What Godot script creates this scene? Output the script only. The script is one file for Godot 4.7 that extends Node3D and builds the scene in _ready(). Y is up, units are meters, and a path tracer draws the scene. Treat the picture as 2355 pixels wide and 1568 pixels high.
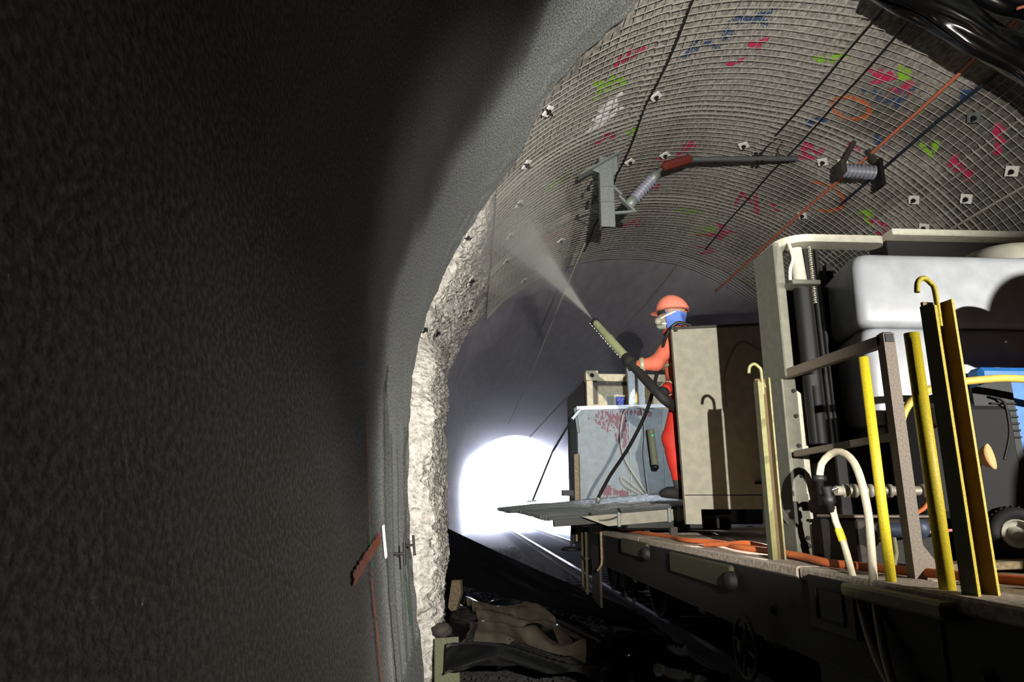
extends Node3D
# A single-track railway tunnel under repair: a worker sprays concrete from a work train.
# World: x across the track (track centre 0), y up from the rail head, depth d along the track (z = -d).

const R0 := 3.5      # radius of the bare vault
const YC := 2.3      # height of its centre
var rng := RandomNumberGenerator.new()
var taken := {}
var n_rock := FastNoiseLite.new()
var n_lump := FastNoiseLite.new()
var n_tint := FastNoiseLite.new()
var n_soft := FastNoiseLite.new()
var M := {}
var edge_a := [-140.0, -116.4, -104.6, -91.5, -80.6, -71.9, -60.8, -52.4, -46.6, -43.5, -40.9, -34.7, -28.4, -25.0, 0.0, 140.0]
var edge_d := [6.1, 5.92, 5.92, 6.13, 6.6, 6.91, 6.94, 6.84, 6.64, 6.23, 5.8, 5.47, 5.23, 4.94, 4.5, 4.5]


# ---------------------------------------------------------------- helpers
func w(x: float, y: float, d: float) -> Vector3:
	return Vector3(x, y, -d)


func numbered(called: String) -> String:
	if not taken.has(called):
		taken[called] = 0
		return called
	taken[called] += 1
	return "%s_%03d" % [called, taken[called]]


func thing(called: String, label: String, category: String, at: Vector3, group := "") -> Node3D:
	var o := Node3D.new()
	o.name = numbered(called)
	add_child(o)
	o.position = at
	tag(o, label, category, group)
	return o


func tag(o: Node, label: String, category: String, group := "") -> void:
	o.set_meta("label", label)
	o.set_meta("category", category)
	if group:
		o.set_meta("group", group)


func S() -> SurfaceTool:
	var st := SurfaceTool.new()
	st.begin(Mesh.PRIMITIVE_TRIANGLES)
	return st


# commits what st holds (world coordinates) as one mesh under parent
func obj(called: String, st: SurfaceTool, material: Material, parent: Node3D = null, normals := true) -> MeshInstance3D:
	if normals:
		st.generate_normals()
	var o := MeshInstance3D.new()
	o.mesh = st.commit()
	o.mesh.surface_set_material(0, material)
	if parent == null:
		o.name = numbered(called)
		add_child(o)
	else:
		o.name = called
		var k := 0
		while parent.has_node(NodePath(o.name)):
			k += 1
			o.name = "%s_%03d" % [called, k]
		parent.add_child(o)
		var p: Node3D = parent
		var off := Vector3.ZERO
		while p != self:
			off += p.position
			p = p.get_parent()
		o.position = -off
	return o


func struct(called: String, st: SurfaceTool, material: Material, label: String, normals := true) -> MeshInstance3D:
	var o := obj(called, st, material, null, normals)
	o.set_meta("kind", "structure")
	o.set_meta("label", label)
	return o


func quad(st: SurfaceTool, a: Vector3, b: Vector3, c: Vector3, d: Vector3) -> void:
	for v in [a, b, c, a, c, d]:
		st.add_vertex(v)


# a box with chamfered edges
func box(st: SurfaceTool, c: Vector3, size: Vector3, bevel := 0.006, basis := Basis()) -> void:
	st.set_smooth_group(-1)
	var h := size * 0.5
	var b: float = minf(bevel, minf(h.x, minf(h.y, h.z)) * 0.6)
	var P := func(s: Vector3, k: int) -> Vector3:
		var q := Vector3(s.x * (h.x - b), s.y * (h.y - b), s.z * (h.z - b))
		q[k] = s[k] * h[k]
		return c + basis * q
	for k in 3:
		var i := (k + 1) % 3
		var j := (k + 2) % 3
		for sk in [-1.0, 1.0]:
			var v := []
			for e in [[-1, -1], [1, -1], [1, 1], [-1, 1]]:
				var s := Vector3.ZERO
				s[k] = sk
				s[i] = e[0]
				s[j] = e[1]
				v.append(P.call(s, k))
			if sk > 0:
				v.reverse()
			quad(st, v[0], v[1], v[2], v[3])
			# edges along axis k
		for si in [-1.0, 1.0]:
			for sj in [-1.0, 1.0]:
				var s0 := Vector3.ZERO
				s0[k] = -1
				s0[i] = si
				s0[j] = sj
				var s1 := s0
				s1[k] = 1
				var f := [P.call(s0, i), P.call(s1, i), P.call(s1, j), P.call(s0, j)]
				if si * sj > 0:
					f.reverse()
				quad(st, f[0], f[1], f[2], f[3])
	if b <= 0.0:
		return
	for sx in [-1.0, 1.0]:
		for sy in [-1.0, 1.0]:
			for sz in [-1.0, 1.0]:
				var s := Vector3(sx, sy, sz)
				var t := [P.call(s, 0), P.call(s, 1), P.call(s, 2)]
				if sx * sy * sz > 0:
					t.reverse()
				for v in t:
					st.add_vertex(v)


# a box between two points, w wide and h high across
func bar(st: SurfaceTool, a: Vector3, b: Vector3, wide: float, high: float, bevel := 0.004, upward := Vector3.UP) -> void:
	var z := (b - a).normalized()
	var up := upward if absf(z.dot(upward)) < 0.95 else Vector3(0.9, 0.1, 0.42).normalized()
	var x := up.cross(z).normalized()
	box(st, (a + b) * 0.5, Vector3(wide, high, a.distance_to(b)), bevel, Basis(x, z.cross(x), z))


# a round tube along points; r is one radius or one per point
func tube(st: SurfaceTool, pts: Array, r, sides := 10, caps := true) -> void:
	var rings := []
	var t0: Vector3 = (pts[1] - pts[0]).normalized()
	var nrm := t0.cross(Vector3.UP if absf(t0.y) < 0.9 else Vector3.RIGHT).normalized()
	for k in pts.size():
		var t: Vector3 = (pts[mini(k + 1, pts.size() - 1)] - pts[maxi(k - 1, 0)]).normalized()
		nrm = (nrm - t * nrm.dot(t)).normalized()
		var bn := t.cross(nrm)
		var rad: float = r[k] if r is Array else r
		var ring := []
		for s in sides:
			var an := TAU * s / sides
			ring.append(pts[k] + (nrm * cos(an) + bn * sin(an)) * rad)
		rings.append(ring)
	st.set_smooth_group(0)
	for k in pts.size() - 1:
		for s in sides:
			var s1 := (s + 1) % sides
			quad(st, rings[k][s], rings[k + 1][s], rings[k + 1][s1], rings[k][s1])
	if caps:
		st.set_smooth_group(-1)
		for e in [[0, true], [pts.size() - 1, false]]:
			for s in range(1, sides - 1):
				var tri := [rings[e[0]][0], rings[e[0]][s], rings[e[0]][s + 1]]
				if not e[1]:
					tri.reverse()
				for v in tri:
					st.add_vertex(v)


# a smooth curve through points
func curve(pts: Array, step := 0.05) -> Array:
	var c := Curve3D.new()
	for k in pts.size():
		var t: Vector3 = (pts[mini(k + 1, pts.size() - 1)] - pts[maxi(k - 1, 0)]) / 6.0
		c.add_point(pts[k], -t, t)
	var out := []
	var n := maxi(2, int(c.get_baked_length() / step))
	for k in n + 1:
		out.append(c.sample_baked(c.get_baked_length() * k / n, true))
	return out


# profile of (radius, height) turned about the axis from `at` along `axis`
func lathe(st: SurfaceTool, prof: Array, at: Vector3, axis := Vector3.UP, sides := 20, flat := []) -> void:
	axis = axis.normalized()
	var x := axis.cross(Vector3.RIGHT if absf(axis.x) < 0.9 else Vector3.UP).normalized()
	var y := axis.cross(x)
	st.set_smooth_group(-1 if flat == [1] else 0)
	for k in prof.size() - 1:
		for s in sides:
			var q := []
			for e in [[k, s], [k + 1, s], [k + 1, s + 1], [k, s + 1]]:
				var an: float = TAU * (e[1] % sides) / sides
				q.append(at + axis * prof[e[0]].y + (x * cos(an) + y * sin(an)) * prof[e[0]].x)
			quad(st, q[3], q[2], q[1], q[0])


# a polygon (in the plane of ex, ey from origin) pushed along ez
func extrude(st: SurfaceTool, poly: Array, origin: Vector3, ex: Vector3, ey: Vector3, ez: Vector3) -> void:
	st.set_smooth_group(-1)
	var pk := PackedVector2Array(poly)
	if Geometry2D.is_polygon_clockwise(pk):
		pk.reverse()
	var idx := Geometry2D.triangulate_polygon(pk)
	var at := func(v: Vector2, e: float) -> Vector3: return origin + ex * v.x + ey * v.y + ez * e
	for k in range(0, idx.size(), 3):
		for j in [0, 1, 2]:
			st.add_vertex(at.call(pk[idx[k + j]], 1.0))
		for j in [2, 1, 0]:
			st.add_vertex(at.call(pk[idx[k + j]], 0.0))
	for k in pk.size():
		var k1 := (k + 1) % pk.size()
		quad(st, at.call(pk[k], 0.0), at.call(pk[k], 1.0), at.call(pk[k1], 1.0), at.call(pk[k1], 0.0))


# a grid of nu x nv cells over f(u, v) -> Vector3; col(u, v) -> Color; uv(u, v) -> Vector2
func grid(st: SurfaceTool, nu: int, nv: int, f: Callable, col = null, uv = null) -> void:
	st.set_smooth_group(0)
	var base := []
	for i in nu + 1:
		for j in nv + 1:
			var u := float(i) / nu
			var v := float(j) / nv
			base.append([f.call(u, v), col.call(u, v) if col != null else Color.WHITE, uv.call(u, v) if uv != null else Vector2(u, v)])
	for i in nu:
		for j in nv:
			var k := i * (nv + 1) + j
			for q in [k, k + 1, k + nv + 2, k, k + nv + 2, k + nv + 1]:
				st.set_color(base[q][1])
				st.set_uv(base[q][2])
				st.add_vertex(base[q][0])


# ---------------------------------------------------------------- the vault
# a: degrees round from the crown (left negative); past 90 it runs straight down the side wall
func vault(a: float, d: float, inward := 0.0) -> Vector3:
	var r := R0 - inward
	if absf(a) <= 90.0:
		return w(r * sin(deg_to_rad(a)), YC + r * cos(deg_to_rad(a)), d)
	var t := deg_to_rad(absf(a) - 90.0) * R0
	return w(signf(a) * (r - 0.2 * (t / 2.4) * (t / 2.4)), YC - t, d)


func inward_at(a: float) -> Vector3:
	if absf(a) <= 90.0:
		return Vector3(-sin(deg_to_rad(a)), -cos(deg_to_rad(a)), 0)
	return Vector3(-signf(a), 0, 0)


# the old wall on the left stands proud of the rock; its broken end faces the work
func step_in(a: float, d: float) -> float:
	if a > -48.0:
		return 0.0
	var s := 0.24 * smoothstep(-76.0, -88.0, a) * smoothstep(-132.0, -112.0, a) + 0.09 * smoothstep(-48.0, -56.0, a) * smoothstep(-90.0, -80.0, a) + 0.16 * smoothstep(-112.0, -132.0, a)
	var e := edge(a) + 0.05 + 0.07 * n_lump.get_noise_3dv(vault(a, 6.0) * 1.2)
	return s * smoothstep(0.0, 0.16, d - e) * smoothstep(10.8, 9.2, d)


func rock_off(a: float, d: float) -> float:
	var p := vault(a, d)
	var rough := clampf((-a - 45.0) / 15.0, 0.0, 1.0)
	return step_in(a, d) + 0.03 * n_rock.get_noise_3dv(p) + rough * (0.09 * n_lump.get_noise_3dv(p * Vector3(1, 1, 0.7)) + 0.045 * n_lump.get_noise_3dv(p * 3.5))


func edge(a: float) -> float:
	for k in edge_a.size() - 1:
		if a <= edge_a[k + 1]:
			var t: float = (a - edge_a[k]) / (edge_a[k + 1] - edge_a[k])
			return lerpf(edge_d[k], edge_d[k + 1], t) + 0.06 * n_rock.get_noise_2d(a * 0.12, 3.0) + 0.03 * n_lump.get_noise_2d(a * 0.1, 9.0)
	return 4.5


func noise_tex(kind: int, freq: float, lo: float, hi: float, seed_: int, octaves := 4, size := 512) -> NoiseTexture2D:
	var n := FastNoiseLite.new()
	n.noise_type = kind
	n.frequency = freq
	n.seed = seed_
	n.fractal_octaves = octaves
	var g := Gradient.new()
	g.set_color(0, Color(lo, lo, lo))
	g.set_color(1, Color(hi, hi, hi))
	var t := NoiseTexture2D.new()
	t.width = size
	t.height = size
	t.seamless = true
	t.noise = n
	t.color_ramp = g
	return t


var tex := {}


func mat(col: Color, rough := 0.8, metal := 0.0, grain := "", scale := 1.0, relief := 0.0, own := {}) -> StandardMaterial3D:
	var m := StandardMaterial3D.new()
	m.albedo_color = col
	m.roughness = rough
	m.metallic = metal
	if grain:
		m.albedo_texture = tex[grain]
		m.uv1_triplanar = not own.has("uv")
		m.uv1_scale = Vector3.ONE * scale
		if own.has("uv"):
			m.uv1_scale = own.uv
		if relief > 0.0:
			m.heightmap_enabled = true
			m.heightmap_texture = tex[own.get("height", grain)]
			m.heightmap_scale = relief
	if own.has("vc"):
		m.vertex_color_use_as_albedo = true
	if own.has("coat"):
		m.clearcoat_enabled = true
		m.clearcoat = own.coat
		m.clearcoat_roughness = 0.2
	if own.has("detail"):
		m.detail_enabled = true
		m.detail_albedo = tex[own.detail]
		m.detail_blend_mode = BaseMaterial3D.BLEND_MODE_MUL
	return m


func materials() -> void:
	var SM := FastNoiseLite.TYPE_SIMPLEX_SMOOTH
	var CE := FastNoiseLite.TYPE_CELLULAR
	tex.fine = noise_tex(SM, 0.05, 0.7, 1.0, 1, 5)
	tex.speck = noise_tex(SM, 0.03, 0.55, 1.0, 2, 6)
	tex.blotch = noise_tex(SM, 0.008, 0.5, 1.0, 3, 4)
	tex.stone = noise_tex(CE, 0.03, 0.55, 1.0, 4, 3)
	tex.dust = noise_tex(SM, 0.015, 0.86, 1.0, 5, 5)
	tex.grit = noise_tex(SM, 0.035, 0.32, 1.0, 9, 6)
	tex.grainline = noise_tex(SM, 0.03, 0.6, 1.0, 6, 5)
	M.lining = mat(Color(0.68, 0.70, 0.70), 0.9, 0, "grit", 1, 0.45, {"uv": Vector3(2.4, 2.0, 1), "vc": 1})
	M.rock = mat(Color(0.76, 0.74, 0.71), 0.92, 0, "speck", 1, 1.5, {"uv": Vector3(1.2, 0.55, 1), "vc": 1})
	M.stone = mat(Color(0.92, 0.90, 0.87), 0.9, 0, "stone", 1.3, 8.0, {"vc": 1})
	M.deep = mat(Color(0.72, 0.70, 0.73), 0.85, 0, "dust", 1, 0.8, {"uv": Vector3(0.5, 0.12, 1), "vc": 1})
	M.ballast = mat(Color(0.30, 0.29, 0.29), 0.9, 0, "speck", 1.5, 2.0)
	M.wire = mat(Color(0.65, 0.64, 0.61), 0.5, 0.2)
	M.plate_white = mat(Color(0.95, 0.94, 0.92), 0.5, 0.0)
	M.bolt = mat(Color(0.13, 0.13, 0.13), 0.5, 0.5)
	M.zinc = mat(Color(0.52, 0.55, 0.54), 0.5, 0.35, "dust", 3.0)
	M.zinc_dirty = mat(Color(0.47, 0.49, 0.49), 0.6, 0.25, "dust", 0.9)
	M.dark_steel = mat(Color(0.075, 0.072, 0.068), 0.7, 0.2, "dust", 2.0)
	M.black_steel = mat(Color(0.06, 0.06, 0.06), 0.6, 0.2)
	M.frame_dark = mat(Color(0.22, 0.20, 0.18), 0.8, 0.0, "fine", 1.5)
	M.rail_top = mat(Color(0.66, 0.66, 0.68), 0.25, 0.9)
	M.sleeper = mat(Color(0.50, 0.51, 0.53), 0.22, 0.9, "dust", 3.0)
	M.yellow = mat(Color(0.83, 0.75, 0.14), 0.55, 0.0, "fine", 4.0, 0.05)
	M.ochre = mat(Color(0.52, 0.38, 0.08), 0.6, 0.0, "dust", 2.0)
	M.ochre_dull = mat(Color(0.27, 0.21, 0.08), 0.65, 0.0, "dust", 2.0)
	M.pale_yellow = mat(Color(0.42, 0.41, 0.27), 0.6, 0.0, "dust", 3.0)
	M.stake_dull = mat(Color(0.25, 0.25, 0.18), 0.7, 0.0, "dust", 2.0)
	M.olive = mat(Color(0.50, 0.49, 0.36), 0.7, 0.0, "dust", 2.0)
	M.olive_dark = mat(Color(0.22, 0.21, 0.11), 0.75, 0.0, "dust", 2.0)
	M.dusty_paint = mat(Color(0.53, 0.515, 0.465), 0.75, 0.0, "dust", 1.2)
	M.mast_paint = mat(Color(0.34, 0.34, 0.30), 0.7, 0.1, "dust", 2.0)
	M.cream = mat(Color(0.72, 0.71, 0.65), 0.6, 0.0, "dust", 2.0)
	M.tank = mat(Color(0.78, 0.80, 0.83), 0.35, 0.0, "dust", 0.8, 0.0)
	M.square_tube = mat(Color(0.52, 0.47, 0.42), 0.6, 0.2, "fine", 4.0)
	M.blue = mat(Color(0.22, 0.52, 0.86), 0.4, 0.0, "dust", 2.0)
	M.blue_dark = mat(Color(0.05, 0.09, 0.11), 0.6, 0.0, "dust", 2.0)
	M.rubber = mat(Color(0.07, 0.07, 0.07), 0.75, 0.0)
	M.hose_black = mat(Color(0.10, 0.10, 0.10), 0.5, 0.0, "dust", 6.0)
	M.hose_grey = mat(Color(0.66, 0.63, 0.55), 0.6, 0.0, "dust", 5.0)
	M.hose_yellow = mat(Color(0.93, 0.80, 0.38), 0.5, 0.0)
	M.hose_orange = mat(Color(0.80, 0.42, 0.22), 0.55, 0.0)
	M.hose_red = mat(Color(0.55, 0.20, 0.10), 0.6, 0.0)
	M.cable_black = mat(Color(0.05, 0.05, 0.05), 0.6, 0.0)
	M.cable_orange = mat(Color(0.74, 0.42, 0.32), 0.6, 0.0)
	M.cable_pale = mat(Color(0.62, 0.60, 0.55), 0.6, 0.0)
	M.cable_blue = mat(Color(0.10, 0.13, 0.18), 0.6, 0.0)
	M.wood = mat(Color(0.60, 0.52, 0.40), 0.8, 0.0, "grainline", 2.0, 0.2)
	M.wood_dirty = mat(Color(0.36, 0.31, 0.22), 0.85, 0.0, "grainline", 2.0, 0.2)
	M.wood_pale = mat(Color(0.80, 0.74, 0.68), 0.8, 0.0, "grainline", 2.0, 0.3)
	M.board_green = mat(Color(0.40, 0.41, 0.32), 0.85, 0.0, "fine", 2.0)
	M.plastic_black = mat(Color(0.045, 0.045, 0.05), 0.16, 0.0, "dust", 1.0, 0.0, {"coat": 0.4})
	M.sheet_dusty = mat(Color(0.28, 0.25, 0.21), 0.38, 0.0, "blotch", 1.5, 0.0, {"coat": 0.3})
	M.mat_black = mat(Color(0.02, 0.02, 0.024), 0.9, 0.0)
	M.mat_black.metallic_specular = 0.12
	M.rail_foot = mat(Color(0.16, 0.13, 0.11), 0.8, 0.0)
	M.red_plastic = mat(Color(0.38, 0.14, 0.11), 0.5, 0.0, "dust", 4.0)
	M.porcelain = mat(Color(0.48, 0.49, 0.54), 0.35, 0.0)
	M.tube_grey = mat(Color(0.30, 0.32, 0.33), 0.5, 0.2)
	M.container = mat(Color(0.90, 0.84, 0.71), 0.6, 0.0, "dust", 1.5)
	M.container_dark = mat(Color(0.40, 0.38, 0.36), 0.7, 0.0)
	M.white_steel = mat(Color(0.90, 0.92, 0.93), 0.5, 0.0, "dust", 2.0)
	M.sign_blue = mat(Color(0.16, 0.24, 0.62), 0.5, 0.0)
	M.sign_grey = mat(Color(0.62, 0.62, 0.55), 0.6, 0.0)
	M.paint_pink = mat(Color(0.76, 0.15, 0.33), 0.7, 0.0)
	M.paint_green = mat(Color(0.52, 0.74, 0.14), 0.7, 0.0)
	M.paint_blue = mat(Color(0.20, 0.29, 0.46), 0.7, 0.0)
	M.paint_orange = mat(Color(0.80, 0.36, 0.12), 0.7, 0.0)
	M.paint_orange_shaded = mat(Color(0.46, 0.20, 0.08), 0.8)  # orange paint darkened for the shade on the near wall
	M.paint_white = mat(Color(0.93, 0.93, 0.95), 0.8, 0.0)
	M.paint_red = mat(Color(0.42, 0.27, 0.30), 0.7, 0.0)
	M.rebound = mat(Color(0.82, 0.83, 0.85), 0.9, 0.0, "speck", 3.0, 1.0)
	M.worker = mat(Color(1, 1, 1), 0.75, 0.0, "fine", 6.0, 0.2, {"vc": 1})
	M.helmet = mat(Color(0.86, 0.50, 0.42), 0.45, 0.0, "dust", 5.0)
	M.scarf = mat(Color(0.30, 0.42, 0.72), 0.8, 0.0)
	M.mask = mat(Color(0.60, 0.60, 0.55), 0.55, 0.0, "dust", 6.0)
	M.reflector = mat(Color(0.62, 0.60, 0.50), 0.4, 0.2)
	M.glove = mat(Color(0.07, 0.07, 0.065), 0.8, 0.0, "fine", 8.0, 0.2)
	M.lance = mat(Color(0.52, 0.54, 0.40), 0.75, 0.0, "dust", 5.0, 0.2)
	M.horn = mat(Color(0.90, 0.72, 0.50), 0.6, 0.0)
	M.pipe = mat(Color(0.62, 0.60, 0.55), 0.55, 0.3, "dust", 6.0)
	M.motor = mat(Color(0.22, 0.27, 0.36), 0.5, 0.1, "dust", 6.0)
	M.pink_rod = mat(Color(0.85, 0.45, 0.45), 0.5, 0.0)
	M.chrome = mat(Color(0.85, 0.86, 0.88), 0.2, 1.0)
	M.body_dark = mat(Color(0.12, 0.12, 0.13), 0.8, 0.0)
	M.green_lamp = mat(Color(0.1, 0.8, 0.4), 0.3, 0.0)
	M.green_lamp.emission_enabled = true
	M.green_lamp.emission = Color(0.1, 1.0, 0.5)
	M.green_lamp.emission_energy_multiplier = 0.6
	M.lens = mat(Color(1, 1, 1), 0.3, 0.0)
	M.lens.emission_enabled = true
	M.lens.emission = Color(1.0, 0.94, 0.84)
	M.lens.emission_energy_multiplier = 4.0


func heading(az: float, el: float) -> Vector3:
	return Vector3(sin(deg_to_rad(az)) * cos(deg_to_rad(el)), sin(deg_to_rad(el)), -cos(deg_to_rad(az)) * cos(deg_to_rad(el)))


func beam(called: String, at: Vector3, az: float, el: float, energy: float, half: float, soft: float, size: float, col: Color) -> void:
	var spot := SpotLight3D.new()
	spot.name = called
	spot.position = at
	spot.light_color = col
	spot.light_energy = energy
	spot.light_size = size
	spot.spot_range = 60.0
	spot.spot_angle = half
	spot.spot_angle_attenuation = soft
	spot.spot_attenuation = 2.0
	spot.shadow_enabled = true
	add_child(spot)
	spot.look_at(at + heading(az, el))


func light_and_camera() -> void:
	var cam := Camera3D.new()
	cam.name = "camera"
	cam.position = Vector3(-2.86, 1.2, 0)
	cam.rotation = Vector3(deg_to_rad(13.64), deg_to_rad(-3.206), 0)
	cam.fov = 53.08
	cam.near = 0.05
	cam.far = 400.0
	add_child(cam)
	var sky_m := ProceduralSkyMaterial.new()
	sky_m.sky_top_color = Color(0.86, 0.90, 1.0)
	sky_m.sky_horizon_color = Color(0.93, 0.95, 1.0)
	sky_m.ground_bottom_color = Color(0.80, 0.82, 0.86)
	sky_m.ground_horizon_color = Color(0.90, 0.92, 0.97)
	sky_m.sky_energy_multiplier = 14.0
	sky_m.ground_energy_multiplier = 10.0
	var sky := Sky.new()
	sky.sky_material = sky_m
	var e := Environment.new()
	e.background_mode = Environment.BG_SKY
	e.sky = sky
	e.tonemap_mode = Environment.TONE_MAPPER_LINEAR
	e.tonemap_exposure = 1.0
	e.sdfgi_enabled = true
	e.ssao_enabled = true
	e.ssil_enabled = true
	e.volumetric_fog_enabled = true
	e.volumetric_fog_density = 0.0
	var we := WorldEnvironment.new()
	we.name = "environment"
	we.environment = e
	add_child(we)
	# the floodlight beside the photographer, aimed up at the vault
	beam("floodlight_beam", w(-2.365, 1.573, -0.8), -3.0, 16.0, 95.0, 54.0, 0.95, 0.012, Color(1.0, 0.98, 0.935))
	# the second floodlight on the wagon, outside the picture on the right, aimed at the tank
	beam("deck_light_beam", w(0.9, 1.9, -0.5), -27.0, 0.0, 26.0, 29.0, 0.5, 0.02, Color(1.0, 0.98, 0.94))
	# daylight that enters by the far portal
	var day := AreaLight3D.new()
	day.name = "portal_daylight"
	day.position = w(0, 2.7, 47.0)
	day.rotation = Vector3(0, PI, 0)
	day.area_size = Vector2(7.4, 6.6)
	day.light_color = Color(0.86, 0.89, 1.0)
	day.light_energy = 14.0
	day.shadow_enabled = true
	add_child(day)


# ---------------------------------------------------------------- the tunnel
func tint(a: float, d: float, amount: float, warm := 0.0) -> Color:
	var p := vault(a, d)
	var t := 1.0 + amount * n_tint.get_noise_3dv(p * Vector3(1, 1, 0.45)) + amount * 0.5 * n_lump.get_noise_3dv(p * Vector3(0.6, 0.6, 0.1))
	return Color(t * (1.0 + warm), t, t * (1.0 - warm))


func lining_point(a: float, v: float) -> Vector3:
	var de := edge(a)
	var d: float = de - pow(1.0 - v, 2.2) * (de + 12.0)
	var lip := smoothstep(0.0, 1.0, clampf((de - d) / 0.22, 0.0, 1.0))
	var p := vault(a, d)
	var inn := 0.09 + 0.012 * n_rock.get_noise_3dv(p) + 0.02 * n_lump.get_noise_3dv(p * 1.5) * smoothstep(1.4, 0.1, de - d)
	return vault(a, d, lerpf(-0.06, inn, lip))


func tunnel() -> void:
	var walls := [["wall_left", -134.0, -62.0, 72], ["ceiling", -62.0, 62.0, 110], ["wall_right", 62.0, 134.0, 60]]
	for q in walls:
		var st := S()
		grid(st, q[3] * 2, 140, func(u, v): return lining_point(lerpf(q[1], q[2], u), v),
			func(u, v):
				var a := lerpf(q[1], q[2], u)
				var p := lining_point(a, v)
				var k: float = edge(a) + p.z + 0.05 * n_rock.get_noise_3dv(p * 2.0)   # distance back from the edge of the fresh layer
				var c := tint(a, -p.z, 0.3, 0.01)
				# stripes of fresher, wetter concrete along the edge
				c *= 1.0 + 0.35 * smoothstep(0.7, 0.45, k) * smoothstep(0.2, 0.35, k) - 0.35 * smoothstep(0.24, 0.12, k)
				# lamp edge put into the colour: lit fresh band paler, unlit lining darker
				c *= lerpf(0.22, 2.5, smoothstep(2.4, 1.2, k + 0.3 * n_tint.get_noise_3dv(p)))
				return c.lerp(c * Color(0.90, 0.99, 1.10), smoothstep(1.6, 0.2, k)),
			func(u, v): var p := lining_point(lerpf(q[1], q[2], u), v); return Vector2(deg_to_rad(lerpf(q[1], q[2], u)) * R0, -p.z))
		# the back of the lining, so that it has a thickness
		grid(st, 12, 2, func(u, v): return vault(lerpf(q[1], q[2], u), lerpf(-12.0, 5.0, v), -0.45))
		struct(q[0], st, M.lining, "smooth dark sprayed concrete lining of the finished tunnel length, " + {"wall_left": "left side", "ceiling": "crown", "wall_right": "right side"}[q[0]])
	# bare vault that waits for its concrete
	var rocks := [["wall_left", -134.0, -50.0, 320, 280, M.stone], ["ceiling", -50.0, 70.0, 120, 100, M.rock], ["wall_right", 70.0, 134.0, 40, 60, M.rock]]
	var out := {}
	for q in rocks:
		var st := S()
		var at := func(u, v) -> Vector3:
			var a := lerpf(q[1], q[2], u)
			var e := edge(a)
			# close rows where the broken end of the wall stands
			var d := lerpf(e - 0.4, e + 0.5, v / 0.3) if v < 0.3 else lerpf(e + 0.5, 11.6, (v - 0.3) / 0.7)
			var lump := 0.05 * n_lump.get_noise_3dv(vault(a, d) * 3.0) * smoothstep(0.3, 0.1, absf(d - e - 0.1)) * smoothstep(-48.0, -58.0, a)
			return vault(a, d + lump, rock_off(a, d))
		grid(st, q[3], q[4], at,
			func(u, v):
				var a := lerpf(q[1], q[2], u)
				var p: Vector3 = at.call(u, v)
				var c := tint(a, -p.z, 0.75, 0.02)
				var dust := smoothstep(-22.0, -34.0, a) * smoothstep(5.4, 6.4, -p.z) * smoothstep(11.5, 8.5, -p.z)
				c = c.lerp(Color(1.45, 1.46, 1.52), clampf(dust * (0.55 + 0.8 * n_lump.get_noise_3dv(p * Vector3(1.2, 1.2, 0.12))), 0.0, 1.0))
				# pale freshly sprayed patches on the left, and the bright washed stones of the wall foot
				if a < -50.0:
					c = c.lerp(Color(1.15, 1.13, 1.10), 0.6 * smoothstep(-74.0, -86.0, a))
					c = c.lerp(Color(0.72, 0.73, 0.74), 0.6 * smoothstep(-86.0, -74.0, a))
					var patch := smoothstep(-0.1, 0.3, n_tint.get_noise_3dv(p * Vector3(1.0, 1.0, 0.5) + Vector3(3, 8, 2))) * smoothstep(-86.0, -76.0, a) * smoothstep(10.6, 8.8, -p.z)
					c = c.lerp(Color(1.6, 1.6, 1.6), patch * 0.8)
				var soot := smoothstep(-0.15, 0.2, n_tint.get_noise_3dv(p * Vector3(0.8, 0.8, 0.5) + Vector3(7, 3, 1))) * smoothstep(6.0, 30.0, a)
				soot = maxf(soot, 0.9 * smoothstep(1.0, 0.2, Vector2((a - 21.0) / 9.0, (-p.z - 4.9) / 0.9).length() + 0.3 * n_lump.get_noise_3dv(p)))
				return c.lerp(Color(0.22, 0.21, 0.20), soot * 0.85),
			func(u, v): var p: Vector3 = at.call(u, v); return Vector2(deg_to_rad(lerpf(q[1], q[2], u)) * R0, -p.z))
		grid(st, 12, 2, func(u, v): return vault(lerpf(q[1], q[2], u), lerpf(5.0, 11.6, v), -0.45))
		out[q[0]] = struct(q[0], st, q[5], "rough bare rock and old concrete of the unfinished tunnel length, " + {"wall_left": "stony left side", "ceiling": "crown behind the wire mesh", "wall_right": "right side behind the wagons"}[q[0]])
	# the old lining beyond, as far as the portal
	var deeps := [["wall_left", -134.0, -62.0], ["ceiling", -62.0, 62.0], ["wall_right", 62.0, 134.0]]
	for q in deeps:
		var st := S()
		var at := func(u, v) -> Vector3:
			var a := lerpf(q[1], q[2], u)
			var d: float = 11.3 + 0.12 * n_rock.get_noise_2d(a * 0.1, 20.0) + v * v * 35.0
			var p := vault(a, d)
			return vault(a, d, -0.07 + 0.015 * n_rock.get_noise_3dv(p))
		grid(st, 60, 70, at, func(u, v): return tint(lerpf(q[1], q[2], u), 11.3 + v * v * 35.0, 0.16, 0.0),
			func(u, v): var p: Vector3 = at.call(u, v); return Vector2(deg_to_rad(lerpf(q[1], q[2], u)) * R0, -p.z))
		grid(st, 12, 2, func(u, v): return vault(lerpf(q[1], q[2], u), lerpf(11.6, 46.4, v), -0.45))
		struct(q[0], st, M.deep, "old sooty tunnel lining between the work and the bright portal, " + {"wall_left": "left side", "ceiling": "crown", "wall_right": "right side"}[q[0]])
	# the ground, inside and a little way outside
	var fl := S()
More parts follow.
